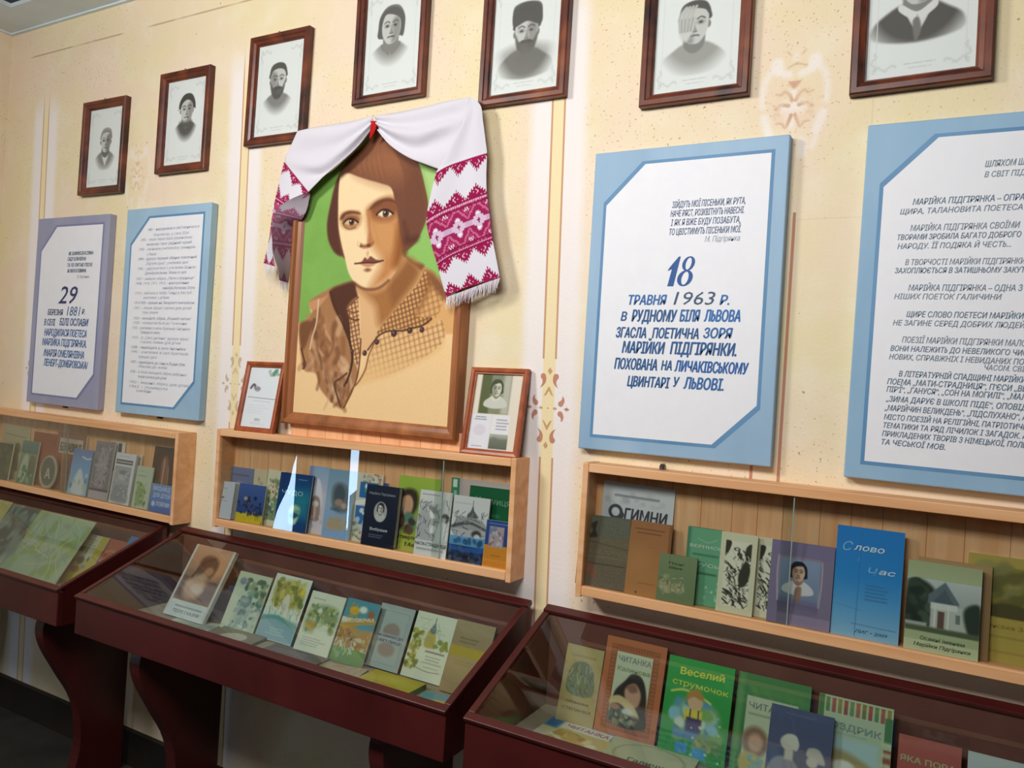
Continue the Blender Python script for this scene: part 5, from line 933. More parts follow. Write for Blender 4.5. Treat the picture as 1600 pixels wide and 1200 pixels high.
def bw(A, seed, full=True):
    A.f('#dfdabb'); A.r(.14, .1, .86, .92, '#e9e6d0'); R = random.Random(seed); sl = A._sl(.14, .1 * A.H, .86, .92 * A.H, 0)
    A.p([(.14, .1), (.3, .12), (.24, .24), (.14, .3)], '#3a382c', .02); A.p([(.7, .18), (.86, .12), (.86, .3), (.74, .34)], '#3f3d30', .03); A.e(.46, .2, .09, .05, '#4a483a', .02); A.e(.46, .2, .04, .03, '#e6e2cc', .02)
    A.strokes(80, .16, .24, .84, .9, ['#35332a', '#4a483c', '#2a2921'], .045, .2, seed, .8, .95); A.strokes(60, .18, .25, .82, .88, ['#e9e6d0', '#dcd9c4'], .028, .2, seed + 3, 1.0, .95); A.strokes(30, .16, .3, .84, .9, ['#35332a'], .02, .14, seed + 9, 2.2, .9)
    A.p([(.55, .52), (.72, .34), (.86, .42), (.8, .6), (.62, .66)], '#3a382c', .04); A.p([(.18, .3), (.4, .34), (.5, .44), (.3, .4)], '#e9e6d0', .03); A.tl(.62, .78, .84, .84, 2, '#3a382c', .9)
    A.r(0, 0, .14, 1, '#dfdabb'); A.r(.86, 0, 1, 1, '#dfdabb'); A.r(0, 0, 1, .1, '#dfdabb'); A.r(0, .92, 1, 1, '#dfdabb')
bk('cream book with a black woodcut face, left of the two matching cream books', [(1129, 829.5), (1183, 838.5), (1176.5, 962), (1117, 950)], .053, lean=83.5, t=.004, fn=lambda A: bw(A, 3), **q)
bk('cream woodcut book half hidden behind the mauve book', [(1182, 838), (1236, 846), (1228, 974), (1172, 961)], .040, lean=84, t=.004, fn=lambda A: bw(A, 11), **q)
def a(A):
    A.g('#85789a', '#8a7c94'); A.r(.1, .16, .84, .76, '#9a8a9c', .08); A.r(.16, .2, .8, .74, '#8d9ab4'); A.r(.18, .21, .78, .73, '#7f8fb0'); A.g('#8fa0c0', '#7d88a4', .22, .72, .2, .77); A.head(.46, .36, .16, skin='#dcb9a2', shade='#a97f6c', hair='#1d1a22', coat='#d9d4d8', style='bob', side=-1, dark='#2f2226'); A.p([(.42, .56), (.52, .54), (.5, .74), (.42, .74)], '#9c7a6a', .03)
    A.r(0, .74, 1, 1, '#857892'); A.r(0, .7, 1, .8, '#6f6288', .12, .7); A.r(0, 0, .14, 1, '#857896'); A.r(.8, 0, 1, 1, '#887b94'); A.r(0, 0, 1, .17, '#83769a'); A.l([(.13, .18), (.12, .4), (.15, .72)], .02, '#c0b0bc', .02); A.l([(.82, .2), (.83, .45), (.8, .74)], .02, '#c0b0bc', .02); A.tl(.3, .82, .72, .86, 1, '#7a6c88', .5)
bk('mauve book with a painted portrait of a dark-haired woman on the right shelf', [(1206, 843), (1304, 857.5), (1297, 992), (1198, 970)], .057, lean=83.5, t=.012, fn=a, thick=True, side='#6f6480', pages='#cfc4bc', **q)
def a(A):
    A.g('#1d82d6', '#2f8fd8', 0, .45); A.g('#2f8fd8', '#9cc6e2', .45, 1);  A.t('С', .1, .225, .15, '#8cc6f0', 'l', .25, .0, .3); A.t('Ч', .5, .43, .14, '#8cc6f0', 'l', .64, .0, .3); A.t('лово', .27, .21, .1, '#eaf3f8', 'l', .72, .012, .2); A.t('і', .34, .31, .07, '#7fbbe8', 'l', None, .0, .2);  A.t('ас', .66, .4, .085, '#eaf3f8', 'l', .9, .012, .2)
    A.tl(.48, .5, .86, .66, 5, '#3f78ac', .7); A.l([(.05, .72), (.45, .75)], .006, '#5a94c0', 0, False); A.l([(.3, .875), (.95, .885)], .006, '#4a7ea6', 0, False); A.t('ЛИГ • 2009', .36, .95, .05, '#2f5a7c', 'l', .84, .0, .2); A.l([(.38, .02), (.36, .98)], .006, '#2f7ab8', .01, False)
bk('bright blue magazine with a white script title, tallest on the right shelf', [(1297.5, 818), (1415.5, 834), (1402, 1014), (1309, 993)], .054, lean=84, t=.005, fn=a, cover=True, side='#b9b09c', **q)
def a(A):
    A.f('#b4bd92'); A.g('#aeb78c', '#b9c29a', 0, .2); A.g('#c9d0cf', '#aab4b2', .2, .5); A.p([(0, .3), (.12, .2), (.3, .24), (.4, .36), (.36, .7), (0, .72)], '#2c382e', .06); A.b(30, 0, .22, .4, .68, ['#25302a', '#3d4a3a', '#4f5c4a'], .04, .08, 4); A.p([(.3, .36), (.52, .2), (.72, .42), (.7, .48), (.3, .46)], '#66757c', .02, False); A.p([(.36, .44), (.52, .28), (.66, .45)], '#55646c', .02, False); A.r(.34, .46, .86, .72, '#c3c6bd', .02); A.r(.34, .44, .7, .51, '#dde0da', .02); A.r(.44, .53, .53, .72, '#6a4f48', .01); A.r(.68, .54, .74, .64, '#76807c', .01); A.l([(.4, .47), (.4, .74)], .02, '#e6e8e2'); A.l([(.58, .47), (.58, .74)], .02, '#e6e8e2'); A.p([(.78, .5), (.9, .4), (1, .44), (1, .74), (.86, .74)], '#303d34', .05); A.r(0, .68, .3, .76, '#b9bdb4', .03); A.r(0, .72, 1, .82, '#59634a', .04); A.r(0, .78, 1, 1, '#b7c095', .02)
    A.t('Осяяні іменем', .22, .87, .055, '#4a5440', 'l', .82, .005, .15); A.t('Марійки Підгірянки', .14, .945, .055, '#4a5440', 'l', .9, .005, .15)
bk('pale green book with a photograph of a white house, right of the bright blue magazine', [(1421, 874), (1538.5, 892), (1525, 1036), (1410, 1013)], .057, lean=83, t=.006, fn=a, side='#a9ab8c', **q)
def a(A): A.f('#a8845c'); A.r(0, 0, 1, .1, '#b9966a', .05); A.tl(.2, .1, .8, .2, 2, '#8a6a48', .5)
bk('brown cardboard cover showing behind the house book', [(1436, 869), (1553, 887.5), (1541, 1045), None], .042, lean=83.5, t=.004, fn=a, side='#c79a68', **q)
def a(A):
    A.f('#bfa957'); A.r(.1, .1, 1, .6, '#94873f', .02); A.b(40, .12, .12, 1, .55, ['#8f8a55', '#a09a60', '#6f6a38', '#b4ab70'], .06, .12, 5); A.p([(.2, .52), (.5, .44), (1, .5), (1, .58), (.3, .58)], '#57502c', .04); A.r(0, .58, 1, 1, '#c0aa56', .02); A.t('Волинська Земля', .1, .68, .06, '#8f7c3a', 'l', .98, .0); A.tl(.2, .74, .9, .78, 1, '#9a8742', .6); A.tl(.2, .88, .8, .92, 1, '#a08d46', .6)
bk('ochre yellow book with a village view at the right edge of the photo', [(1514, 862), (1640, 881), (1630, 1062), None], .03, lean=84, t=.004, fn=a, **q)

# ---- left shelf
G1 = 'books on the left shelf'; Z1 = ZE - .503 + .021; q = dict(zf=Z1, group=G1, res=.0016)
def a(A): A.f('#bdb58f'); A.l([(.1, .18), (.9, .21)], .02, '#8f8a6a', .02); A.e(.6, .42, .12, .12, '#6f7048', .05); A.e(.3, .38, .1, .05, '#9a976f', .05); A.p([(.5, .5), (.62, .46), (.66, .8), (.5, .8)], '#6a6a48', .05)
bk('pale cream booklet with a small dark tree at the back left of the left shelf', [(6, 661), (47, 667), None, None], .02, lean=85, t=.003, fn=a, **q)
def a(A): A.g('#2c4040', '#4a5a34'); fol(A, 0, .1, 1, .95, ['#33494a', '#27363a', '#4f6238', '#5d6a3a'], 50, .1, 3)
bk('dark green book at the left end of the left shelf', [(-12, 690), (22, 694), (10, 756), (-22, 750)], .052, lean=83, t=.005, fn=a, **q)
def a(A): A.g('#5f8a86', '#4f7a74', 0, .3); A.g('#8f9c82', '#5a8064', .3, 1); A.p([(.2, .4), (.45, .32), (.55, .6), (.4, .95), (.05, .9)], '#c0c4ac', .08); A.p([(.6, .4), (.85, .34), (.95, .6), (.8, .9), (.6, .9)], '#6f6f5c', .1); A.b(16, .1, .6, .95, .95, ['#4f8a70', '#3f6a58', '#9aa890'], .06, .1, 4)
bk('book with a teal top and a pale figure, left of the oval plaque', [(36, 688), (58.5, 690.5), (54, 758), (25, 755)], .05, lean=83, t=.005, fn=a, **q)
def a(A): A.g('#a4563c', '#a85a48', 0, .4); A.f('#a6553f'); A.r(0, 0, 1, .25, '#9c5436', .1); A.e(.5, .6, .5, .25, '#b0604e', .4); A.tl(.15, .12, .8, .16, 1, '#8a4530', .6)
bk('plain red-brown booklet behind the oval plaque', [(54, 675), (91, 678), (94, 755), None], .028, lean=84, t=.004, fn=a, **q)
def a(A): A.g('#96695a', '#a05c3a', 0, .35); A.g('#a86038', '#8a4a34', .35, 1); A.r(.1, .1, .9, .36, '#cbb9ac'); A.t('БІЛАВИЧІ', .15, .32, .17, '#5f564f', 'l', .86, .03); A.r(.1, .5, .6, .68, '#8f4524', .04); A.b(14, .5, .5, 1, .95, ['#8f5a4c', '#a06a58', '#7a4034'], .08, .14, 4)
bk('red-brown book with a white title box on the left shelf', [(84.5, 673), (132.5, 680), (128, 768), (86, 762)], .036, lean=84, t=.005, fn=a, **q)
def a(A): A.g('#6f86b8', '#7ba6d0', 0, .3); A.g('#6fa4d8', '#a9c4d6', .3, 1); A.p([(.2, .95), (.3, .6), (.5, .42), (.7, .6), (.85, .95)], '#d9dfe0', .1); A.b(10, .1, .5, .9, .9, ['#e4e6e2', '#b9c9c0', '#5a8cc4', '#cfc88a'], .05, .09, 3); A.l([(.5, .16), (.75, .2), (.95, .18)], .05, '#d6dceb', .03)
bk('light blue book with a white church-like shape on the left shelf', [(112, 699.5), (142, 705), (138, 774), (109, 766)], .052, lean=83, t=.011, fn=a, thick=True, side='#7f98c0', pages='#b9b9b0', **q)
def a(A): A.g('#8d8594', '#948f92'); A.r(.08, .06, .92, .84, '#7f7a80', .02); A.p([(.3, .15), (.7, .15), (.8, .5), (.7, .78), (.3, .78), (.2, .5)], '#a49ca4', .12); A.strokes(40, .12, .1, .88, .8, ['#c0b4bc', '#5f5a60', '#8f7f88'], .04, .16, 4); A.r(0, .86, 1, 1, '#b9aeb4', .02); A.r(0, .82, 1, .86, '#5a5058')
bk('mauve-grey book with an ornate engraved cover on the left shelf', [(144.5, 687), (174, 692), (173, 779), (145, 772)], .05, lean=83.5, t=.005, fn=a, **q)
def a(A): A.f('#dcd8d4'); A.r(.05, .02, .4, .5, '#3a3a3e', .05); A.r(.55, .02, .8, .5, '#4a4a50', .05)
bk('white booklet with black letters peeking above the left shelf row', [(174, 689), (196, 692), None, None], .026, lean=85, t=.003, fn=a, **q)
def a(A): A.f('#dcdde2'); A.tl(.2, .05, .7, .08, 1, '#a9aab2', .7); A.r(.06, .13, .88, .22, '#55565c', .01); A.tl(.1, .145, .85, .205, 1, '#c9cad0', .9); A.r(.05, .26, .86, .95, '#a9abb0', .02); A.e(.48, .45, .2, .14, '#c0c1c4', .08); A.e(.48, .38, .2, .07, '#85878c', .06); A.p([(.1, .95), (.2, .68), (.48, .6), (.78, .7), (.86, .95)], '#96989e', .1); A.strokes(24, .1, .3, .84, .92, ['#7f8288', '#c9cacd'], .03, .12, 6)
bk('white booklet with a grey portrait and black title bar on the left shelf', [(176.5, 706), (208, 710.5), (206, 791), (175, 786)], .056, lean=83, t=.009, fn=a, side='#d0d0cf', **q)
def a(A): A.f('#d5d2c4'); A.r(.1, .3, .5, .5, '#5a5a52', .06); A.b(6, .4, .2, .9, .8, ['#8f8f7c', '#a9a690'], .06, .1, 3)
bk('off-white booklet just right of the grey portrait booklet', [(208, 709.5), (223, 712), None, None], .034, lean=84, t=.003, fn=a, **q)
def a(A): A.f('#c0cab4'); A.p([(.2, .5), (.5, .42), (.7, .6), (.6, .9), (.2, .9)], '#95a878', .1); fol(A, .12, .4, .75, .95, ['#6f8a4f', '#88a060', '#a9b98a', '#546e3c'], 34, .07, 5); A.tl(.15, .2, .6, .26, 1, '#8f9a84', .8); A.tl(.1, .1, .5, .14, 1, '#a0aa94', .7)
bk('pale green booklet with a plant drawing on the left shelf', [(210.5, 727), (237.5, 730.5), (232.5, 798), (209, 794)], .056, lean=83, t=.004, fn=a, **q)
def a(A): A.g('#43302a', '#5a4030'); A.p([(.35, .2), (.55, .16), (.65, .45), (.6, .8), (.3, .85), (.35, .5)], '#8f5a48', .08); A.l([(.45, .2), (.45, .75)], .04, '#c0a08c', .03); A.l([(.62, .3), (.68, .7)], .03, '#b08a70', .03); fol(A, .05, .55, .95, .98, ['#6a4a38', '#4f5a38', '#7a3c2c'], 20, .08, 4)
bk('dark brown card with a reddish figure at the right end of the left shelf', [(243, 696), (278, 702.5), (274, 800), None], .042, lean=84, t=.003, fn=a, **q)
def a(A): A.g('#6f94cf', '#4f76c0'); A.t('ВИДАВЦІ', .1, .22, .11, '#d0dcf0', 'l', .8, .02); A.t('ДЛЯ ДІТЕЙ', .12, .46, .11, '#d0dcf0', 'l', .84, .02); A.t('ПОЕМИ', .3, .76, .11, '#e0e8f6', 'l', .84, .02); A.e(.16, .72, .07, .08, '#c9d8f0', .03); A.r(0, .82, 1, 1, '#4468b4', .1)
bk('blue card with white lettering at the right end of the left shelf', [(236, 757), (272.5, 758.5), (271, 804), (233, 797.5)], .0575, lean=84, t=.003, fn=a, cover=True, **q)
# oval plaque
x0, x1, h = lean_fit([(60, 711), (88, 711), (88, 764), (60, 764)], .056, Z1, 84)
t = lean_root('oval_plaque', (x0 + x1) / 2, .056, Z1, 84, 0, 'oval brass-rimmed plaque with a pale emblem standing on the left shelf', 'plaque', None, .01)
rx, rz = (x1 - x0) / 2, h / 2
def ellring(a0, a1, c0, c1, y0, y1, n=40):
    mb = MB(); V = []; 
    for i in range(n):
        an = 2 * math.pi * i / n; c, s = math.cos(an), math.sin(an); V += [(c * a0, y0, rz + s * c0), (c * (a0 + a1) / 2, y0 - .004, rz + s * (c0 + c1) / 2), (c * a1, y1, rz + s * c1), (c * a0, .008, rz + s * c0)]
    F = []
    for i in range(n):
        j = (i + 1) % n; F += [(4 * i + k, 4 * j + k, 4 * j + k + 1, 4 * i + k + 1) for k in range(3)]
    F.append(tuple(4 * i + 3 for i in range(n))); return mb.add(V, F)
ellring(rx, rx * .74, rz, rz * .78, .003, .003).build('rim', M_BRASS, t, True)
mb = MB(); V = [(0, .0028, rz)] + [(rx * .76 * math.cos(2 * math.pi * i / 32), .0028, rz + rz * .8 * math.sin(2 * math.pi * i / 32)) for i in range(32)]; mb.add(V, [(0, 1 + i, 1 + (i + 1) % 32) for i in range(32)], '#6f685e')
put_text(mb, 'А', 0, rz * .62, rz * .6, None, .002, '#c9c2b4', .03, 0, 'c'); mb.build('medallion', M_PRINT, t)
# ---- middle showcase
ZC2 = ZE + CZF; LC = 65
GC2 = 'booklets in the middle showcase'; q = dict(zf=ZC2, lean=66, group=GC2)
def cd(px): return -onplane(px[0], px[1], Vector((0, 0, ZC2)), Vector((0, 0, 1))).y      # distance from the wall of a foot seen at px
def a(A):
    A.f('#dfe2e4'); A.r(0, 0, 1, .78, '#d09a78'); A.g('#d8a486', '#b98568', 0, .4, .0, 1); A.r(0, .4, 1, .78, '#7f6660', .2); A.e(.62, .28, .3, .2, '#dca078', .15); A.p([(.3, .2), (.5, .12), (.74, .2), (.7, .42), (.5, .36), (.34, .5)], '#6f4a3c', .08); A.p([(.2, .5), (.45, .4), (.66, .5), (.6, .7), (.35, .75), (.2, .66)], '#d6ad96', .1); A.e(.6, .33, .1, .07, '#c08a6c', .05); A.l([(.26, .44), (.4, .24), (.6, .16)], .05, '#5a3a30', .04); A.e(.5, .6, .14, .08, '#e4c9ba', .06)
    A.r(0, .78, 1, 1, '#dfe3e6'); A.r(0, 0, .05, 1, '#dcdad6'); A.r(.95, 0, 1, 1, '#d8d4ce'); A.tl(.2, .83, .85, .88, 1, '#8f9296', .7); A.t('ПІСНІ І КАЗКИ', .2, .94, .05, '#7a7e86', 'l', .84, .01)
bk('white edged card with brown mother and child picture, leftmost in the middle showcase', [(303.5, 852.5), (367, 865), (318.5, 979), (258.5, 962)], cd((258.5, 962)), t=.012, fn=a, side='#e0dcd2', **{**q, 'lean': 60})
def a(A): A.f('#c9d2b8'); A.e(.2, .16, .1, .08, '#7f90a4', .04); fol(A, .35, .1, .95, .55, ['#4f7060', '#6f8f78', '#3f5f58', '#8fa884'], 50, .07, 3); A.p([(.3, .5), (.5, .42), (.7, .6), (.6, .85), (.4, .9)], '#9fb0b0', .1); fol(A, .25, .5, .95, .95, ['#8fa4a8', '#6f8a8c', '#b4c4b8', '#5a7a74'], 40, .06, 8); A.strokes(20, .1, .85, .9, 1, ['#e4ead8', '#a9b89c'], .03, .12, 4); A.r(0, .3, .22, 1, '#d3d9c2', .1)
bk('pale green booklet with blue-green foliage, second from left in the middle showcase', [(384, 890), (428, 909), (391, 990), (336, 980)], cd((336, 978)) , t=.004, fn=a, **q)
def a(A): A.f('#dfe4d4'); A.p([(.1, .2), (.4, .08), (.8, .12), (.9, .35), (.6, .5), (.2, .45)], '#a8a04c', .12); fol(A, .1, .08, .9, .48, ['#b9ab4a', '#8a8a3a', '#cfc46a', '#6f7a3a', '#d8d090'], 70, .06, 5); A.e(.85, .2, .07, .06, '#e6cf3a', .04); A.p([(.42, .34), (.56, .3), (.62, .55), (.4, .56)], '#e8dccb', .05); A.strokes(34, .05, .45, .95, .66, ['#5f9a8c', '#86b4a4', '#c4d4c0'], .02, .16, 6, 1.4); A.r(0, .66, 1, 1, '#8fb0bc', .06); A.p([(.0, .68), (.4, .62), (.95, .7), (.95, .76), (.4, .68), (0, .74)], '#5fa09a', .04); A.tl(.25, .8, .75, .92, 3, '#c0d0d4', .7, cen=True)
bk('booklet with a yellow-green tree above pale blue, third in the middle showcase', [(431, 897), (487.5, 908.5), (455, 1013), (400, 995)], cd((400, 996)), t=.008, fn=a, side='#4f4c44', **q)
def a(A): A.f('#e4e6d2'); A.tl(.1, .1, .45, .13, 1, '#7f8478', .7); A.p([(.12, .3), (.5, .2), (.9, .26), (.9, .58), (.6, .62), (.12, .66)], '#8fa478', .14); fol(A, .12, .22, .92, .66, ['#6f8f5c', '#93ab74', '#b9b45c', '#5a7a58', '#d0cf8a'], 70, .055, 3); A.e(.25, .56, .12, .09, '#c9a44c', .05); A.e(.4, .3, .07, .06, '#e6e8dc', .04); A.p([(.4, .6), (.7, .5), (.78, .66), (.5, .72)], '#e4e6d2', .08); A.tl(.15, .74, .85, .9, 4, '#9a9fa4', .6)
bk('white booklet with a green garden picture, fourth in the middle showcase', [(489.5, 924), (540, 935), (512, 1031), (457, 1015)], cd((457, 1015)), t=.005, fn=a, side='#d9d8c8', **q)
def a(A):
    A.g('#4f94a8', '#5f9fae', 0, .3); A.r(0, .4, 1, 1, '#b08a4f', .1); A.e(.3, .18, .15, .1, '#e6b42f', .04); A.strokes(16, .14, .06, .46, .32, ['#e8b830', '#d99a2a'], .03, .1, 4); A.e(.55, .14, .12, .08, '#eceee8', .05); A.e(.82, .2, .1, .1, '#a86a4a', .05); A.p([(0, .46), (.4, .3), (1, .26), (1, .34), (.5, .4), (0, .54)], '#c9a04a', .03); A.p([(.5, .4), (1, .33), (1, .42), (.6, .46)], '#5f9fb4', .03)
    fol(A, .0, .5, 1, .8, ['#b9794a', '#d0a070', '#8f9a60', '#e0d8c4', '#7a5a44', '#c9c4b4'], 80, .05, 6); A.g('#6f9f5c', '#5a8a50', .78, 1); A.strokes(30, 0, .62, .6, .9, ['#cfd8c4', '#dfe0d4', '#8fae78'], .02, .12, 5, 1.3); A.t('ПОСПІВОЧКА', .08, .4, .085, '#efe9dc', 'l', .95, .03, 0, .2)
bk('colourful children’s book with a sun and white arched title in the middle showcase', [(541, 934), (595, 945.5), (567, 1037), (517, 1032)], cd((514, 1031)), t=.004, fn=a, cover=True, **q)
def a(A): A.f('#a9b4b4'); A.r(.1, .06, .9, .94, '#b0bab8', .01); A.l([(.12, .1), (.88, .1), (.88, .92), (.12, .92), (.12, .1)], .012, '#8f9a9c', 0, False); A.e(.5, .42, .24, .2, '#a08f88', .06); A.e(.5, .7, .24, .16, '#a3938c', .06); A.r(.2, .46, .85, .58, '#aab4b4', .04); A.t('НА КРИЛАХ ДО', .14, .515, .055, '#4a5f94', 'l', .88, .02); A.t('СВІТЛИЦІ', .14, .59, .055, '#4a5f94', 'l', .86, .02); A.tl(.3, .38, .7, .44, 2, '#8f8480', .6)
bk('grey-blue book with blue capitals across the middle, in the middle showcase', [(595.5, 943), (650, 957.5), (620.5, 1054), (570, 1040)], cd((570, 1041)), t=.012, fn=a, side='#4c463c', **q)
def a(A): A.f('#e2e4cf'); A.tl(.1, .09, .4, .11, 1, '#8f947c', .7); A.p([(.36, .5), (.38, .28), (.48, .2), (.58, .3), (.6, .5)], '#c9b45a', .04); A.p([(.42, .28), (.5, .14), (.56, .28)], '#5f7a86', .03); A.l([(.5, .06), (.5, .16)], .02, '#6f7a6a', .01); A.strokes(20, .2, .14, .85, .42, ['#9aa49a', '#c0c6b4'], .015, .16, 4); fol(A, .02, .3, .28, .85, ['#a39a38', '#8a8a30', '#bcb45a', '#6f7a34'], 60, .05, 5); fol(A, .6, .38, .95, .5, ['#a8a44c', '#8f9a4a'], 20, .05, 6); A.tl(.45, .54, .9, .6, 1, '#6f7480', .8, cen=True); A.tl(.42, .62, .9, .76, 3, '#a0a49c', .7, cen=True); A.l([(.3, .83), (.6, .86), (.9, .84)], .015, '#8a8f6a', .01); A.tl(.5, .78, .85, .82, 1, '#a8ab9a', .6)
bk('white booklet with a yellow church and olive leaves in the middle showcase', [(654, 955), (716.5, 970), (683, 1083), (625, 1058)], cd((626, 1056)), t=.007, fn=a, side='#55503f', **q)
def a(A): A.f('#a38d68'); A.g('#a89270', '#9c8560'); A.r(.0, .36, .9, .5, '#c0a53c', .06); A.tl(.2, .22, .85, .32, 2, '#83704f', .8); A.tl(.2, .54, .85, .62, 2, '#8a7448', .8); A.e(.3, .6, .3, .2, '#b09a58', .2, 0, .4)
bk('tan book with a yellow band at the right end of the middle showcase', [(716, 969), (781, 984), (741, 1092), (683, 1082)], cd((686, 1080)), t=.008, fn=a, side='#8a7654', **q)

def flat(label, px, t, fn, group, zf=None, lift=0.0, side='#d8d0be', res=.0018, cover=False, name=None, cat='booklet'):
    """booklet lying on the floor of a case; px = its far-left, far-right, near-right, near-left corners"""
    z = ZC2 + lift + t; P = [onplane(x, y, Vector((0, 0, z)), Vector((0, 0, 1))) for x, y in px]; c = sum(P, Vector()) / 4
    ux = ((P[1] - P[0]) + (P[2] - P[3])) / 2; w = ux.length; vy = ((P[0] - P[3]) + (P[1] - P[2])) / 2; an = math.atan2(ux.y, ux.x); h = abs(vy.dot(Vector((-math.sin(an), math.cos(an), 0))))
    A = Art(w, h, '#d8d0b8', res); fn(A); m = M_COVER if cover else M_PRINT; o = book_mesh(w, h, t, A, side, m).build(name or 'booklet', m); tag(o, label, cat, group)
    o.matrix_world = Matrix.Translation(c - Vector((-math.sin(an), math.cos(an), 0)) * h / 2) @ Matrix.Rotation(an, 4, 'Z') @ Matrix.Rotation(-math.pi / 2, 4, 'X'); return o
GF = 'booklets lying flat in the middle showcase'
def a(A): A.f('#c9cbbd'); A.b(10, .1, .2, .9, .8, ['#9fb0a0', '#b9c0b0', '#8f9a94'], .08, .14, 3)
flat('pale flat booklet below the brown mother and child card', [(262, 962), (330, 972), (342, 990), (270, 976)], .003, a, GF)
def a(A): A.f('#8b806b'); A.e(.5, .7, .26, .2, '#c9bfae', .02); A.grain(.01)
flat('flat grey-brown book with a white oval label, below the second booklet', [(348, 978), (415, 988), (402, 1012), (318, 992)], .008, a, GF, side='#6f6656')
def a(A): A.f('#6a5f5c'); A.tl(.1, .2, .9, .5, 2, '#9a8a86', .6); A.r(.5, .6, 1, 1, '#a0806a', .1, .6)
flat('dark grey flat booklet below the yellow-green tree booklet', [(424, 1004), (506, 1026), (494, 1046), (402, 1020)], .004, a, GF, side='#5a504c')
def a(A): A.f('#b9a08a'); A.strokes(16, .1, .1, .9, .9, ['#c4af9c', '#a88a78'], .05, .2, 3)
flat('pinkish flat booklet below the colourful sun book', [(512, 1036), (572, 1044), (556, 1066), (494, 1052)], .004, a, GF, side='#a08f7c')
def a(A): A.f('#c0ab38'); A.tl(.1, .3, .9, .7, 3, '#a8942c', .5); A.e(.4, .4, .3, .15, '#cfbb52', .15)
flat('flat yellow book in front of the grey-blue book', [(590, 1046), (668, 1069), (628, 1087), (548, 1062)], .014, a, GF, side='#5f5a4c', cat='book', name='book')
def a(A): A.r(0, 0, 1, .62, '#5a90a8'); A.r(0, .62, 1, 1, '#c9b040', .03); A.r(0, .55, 1, .64, '#7fae8c', .05)
flat('blue and yellow flat booklet at the right front corner of the middle showcase', [(664, 1082), (712, 1086), (700, 1106), (648, 1094)], .003, a, GF)

# ---- right showcase
GC3 = 'books in the right showcase'; q = dict(zf=ZC2, lean=74, group=GC3)
def a(A): A.f('#b49f6c'); A.r(0, 0, 1, .2, '#bba874', .1); A.p([(.18, .6), (.16, .34), (.3, .22), (.6, .2), (.8, .32), (.84, .6)], '#6f7a5c', .04); A.strokes(34, .2, .26, .8, .6, ['#94a080', '#515c44', '#a8ad8c'], .03, .14, 4, 1.5); A.tl(.2, .1, .8, .16, 1, '#9a8a58', .6); A.t('СПІВАНКИ', .2, .73, .055, '#6f6a44', 'l', .8, .02); A.t('СТЕПАНКИ', .12, .82, .065, '#6f6a44', 'l', .88, .02)
bk('tan booklet with a grey-green vignette, far left in the right showcase', [(885, 1005), (946, 1018.5), (925, 1138), (871, 1121)], cd((871, 1121)) + .02, t=.005, fn=a, side='#a08c5c', **q)
def a(A):
    A.f('#c06f48'); A.r(.1, .07, .9, .93, '#8f5030', .01); R = random.Random(2)
    for i in range(22):
        v = .075 + i * .04; A.r(.11, v, .18, v + .03, '#b0663f'); A.r(.82, v, .89, v + .03, '#b0663f')
    for i in range(14):
        u = .2 + i * .045; A.r(u, .08, u + .03, .13, '#b0663f'); A.r(u, .87, u + .03, .92, '#b0663f')
    A.r(.2, .14, .8, .86, '#ccd0b4'); A.t('ЧИТАНКА', .24, .235, .085, '#8f9a94', 'l', .78, .01); A.t('Калинова', .24, .33, .07, '#93a070', 'l', .78, .01, .1)
    A.p([(.28, .86), (.24, .58), (.4, .42), (.5, .34), (.66, .36), (.76, .5), (.8, .72), (.78, .86)], '#2f2624', .03); A.p([(.42, .5), (.56, .43), (.68, .52), (.66, .64), (.54, .68), (.44, .6)], '#c99a84', .04); A.p([(.44, .48), (.56, .44), (.62, .5), (.52, .53)], '#8f6454', .04); A.p([(.2, .62), (.36, .58), (.6, .66), (.72, .78), (.68, .84), (.5, .72), (.34, .66), (.2, .69)], '#d3bf8e', .03); A.e(.3, .7, .09, .05, '#b4836a', .04); A.e(.5, .73, .1, .06, '#d8d6cc', .04); A.r(.2, .76, .8, .86, '#39402f', .06); fol(A, .22, .75, .66, .86, ['#7a7a5a', '#a9a080', '#4f6a5c', '#8a5f4a'], 30, .04, 4)
bk('orange-brown bordered reader with a girl in a headscarf in the right showcase', [(953, 993.5), (1047, 1015), (1019, 1160), (925, 1136)], cd((925, 1136)) + .02, t=.006, fn=a, cover=True, side='#9c5a3a', **q)
def a(A):
    A.f('#2f9f48'); A.g('#35a850', '#2a9242'); A.t('Веселий', .2, .17, .1, '#dfe35a', 'l', .86, .03, 0, .03); A.t('струмочок', .1, .28, .085, '#c9dc58', 'l', .94, .015, 0, -.02); A.e(.5, .56, .36, .25, '#7fae9c', .08); A.b(30, .15, .36, .88, .8, ['#8fc4dc', '#b9d4d0', '#5f98c0', '#7fae60', '#3f7f8c', '#cfdcc8'], .05, .09, 6); A.l([(.1, .36), (.3, .32), (.56, .36), (.7, .4)], .03, '#d8dc6a', .02); A.p([(.36, .44), (.38, .36), (.48, .33), (.58, .38), (.57, .48), (.46, .52)], '#dcb48c', .03); A.p([(.34, .42), (.36, .33), (.5, .29), (.6, .36), (.56, .39), (.44, .37)], '#b98a4a', .03); A.r(.34, .5, .6, .62, '#e4d048', .03); A.r(.37, .58, .6, .76, '#3a3a70', .03); A.l([(.42, .5), (.42, .6)], .02, '#3a3a70'); A.l([(.54, .5), (.55, .6)], .02, '#3a3a70'); A.r(.2, .72, .7, .8, '#5f90b8', .05); A.b(12, .5, .66, .9, .86, ['#7f9a60', '#b9a86a', '#5f8a50'], .04, .07, 3); A.r(.26, .84, .44, .94, '#3a8fcf', .02); A.r(.5, .86, .72, .96, '#3f98d4', .05); A.b(10, .05, .5, .95, .97, ['#cfe0b8', '#a9cf8c'], .012, .022, 9)
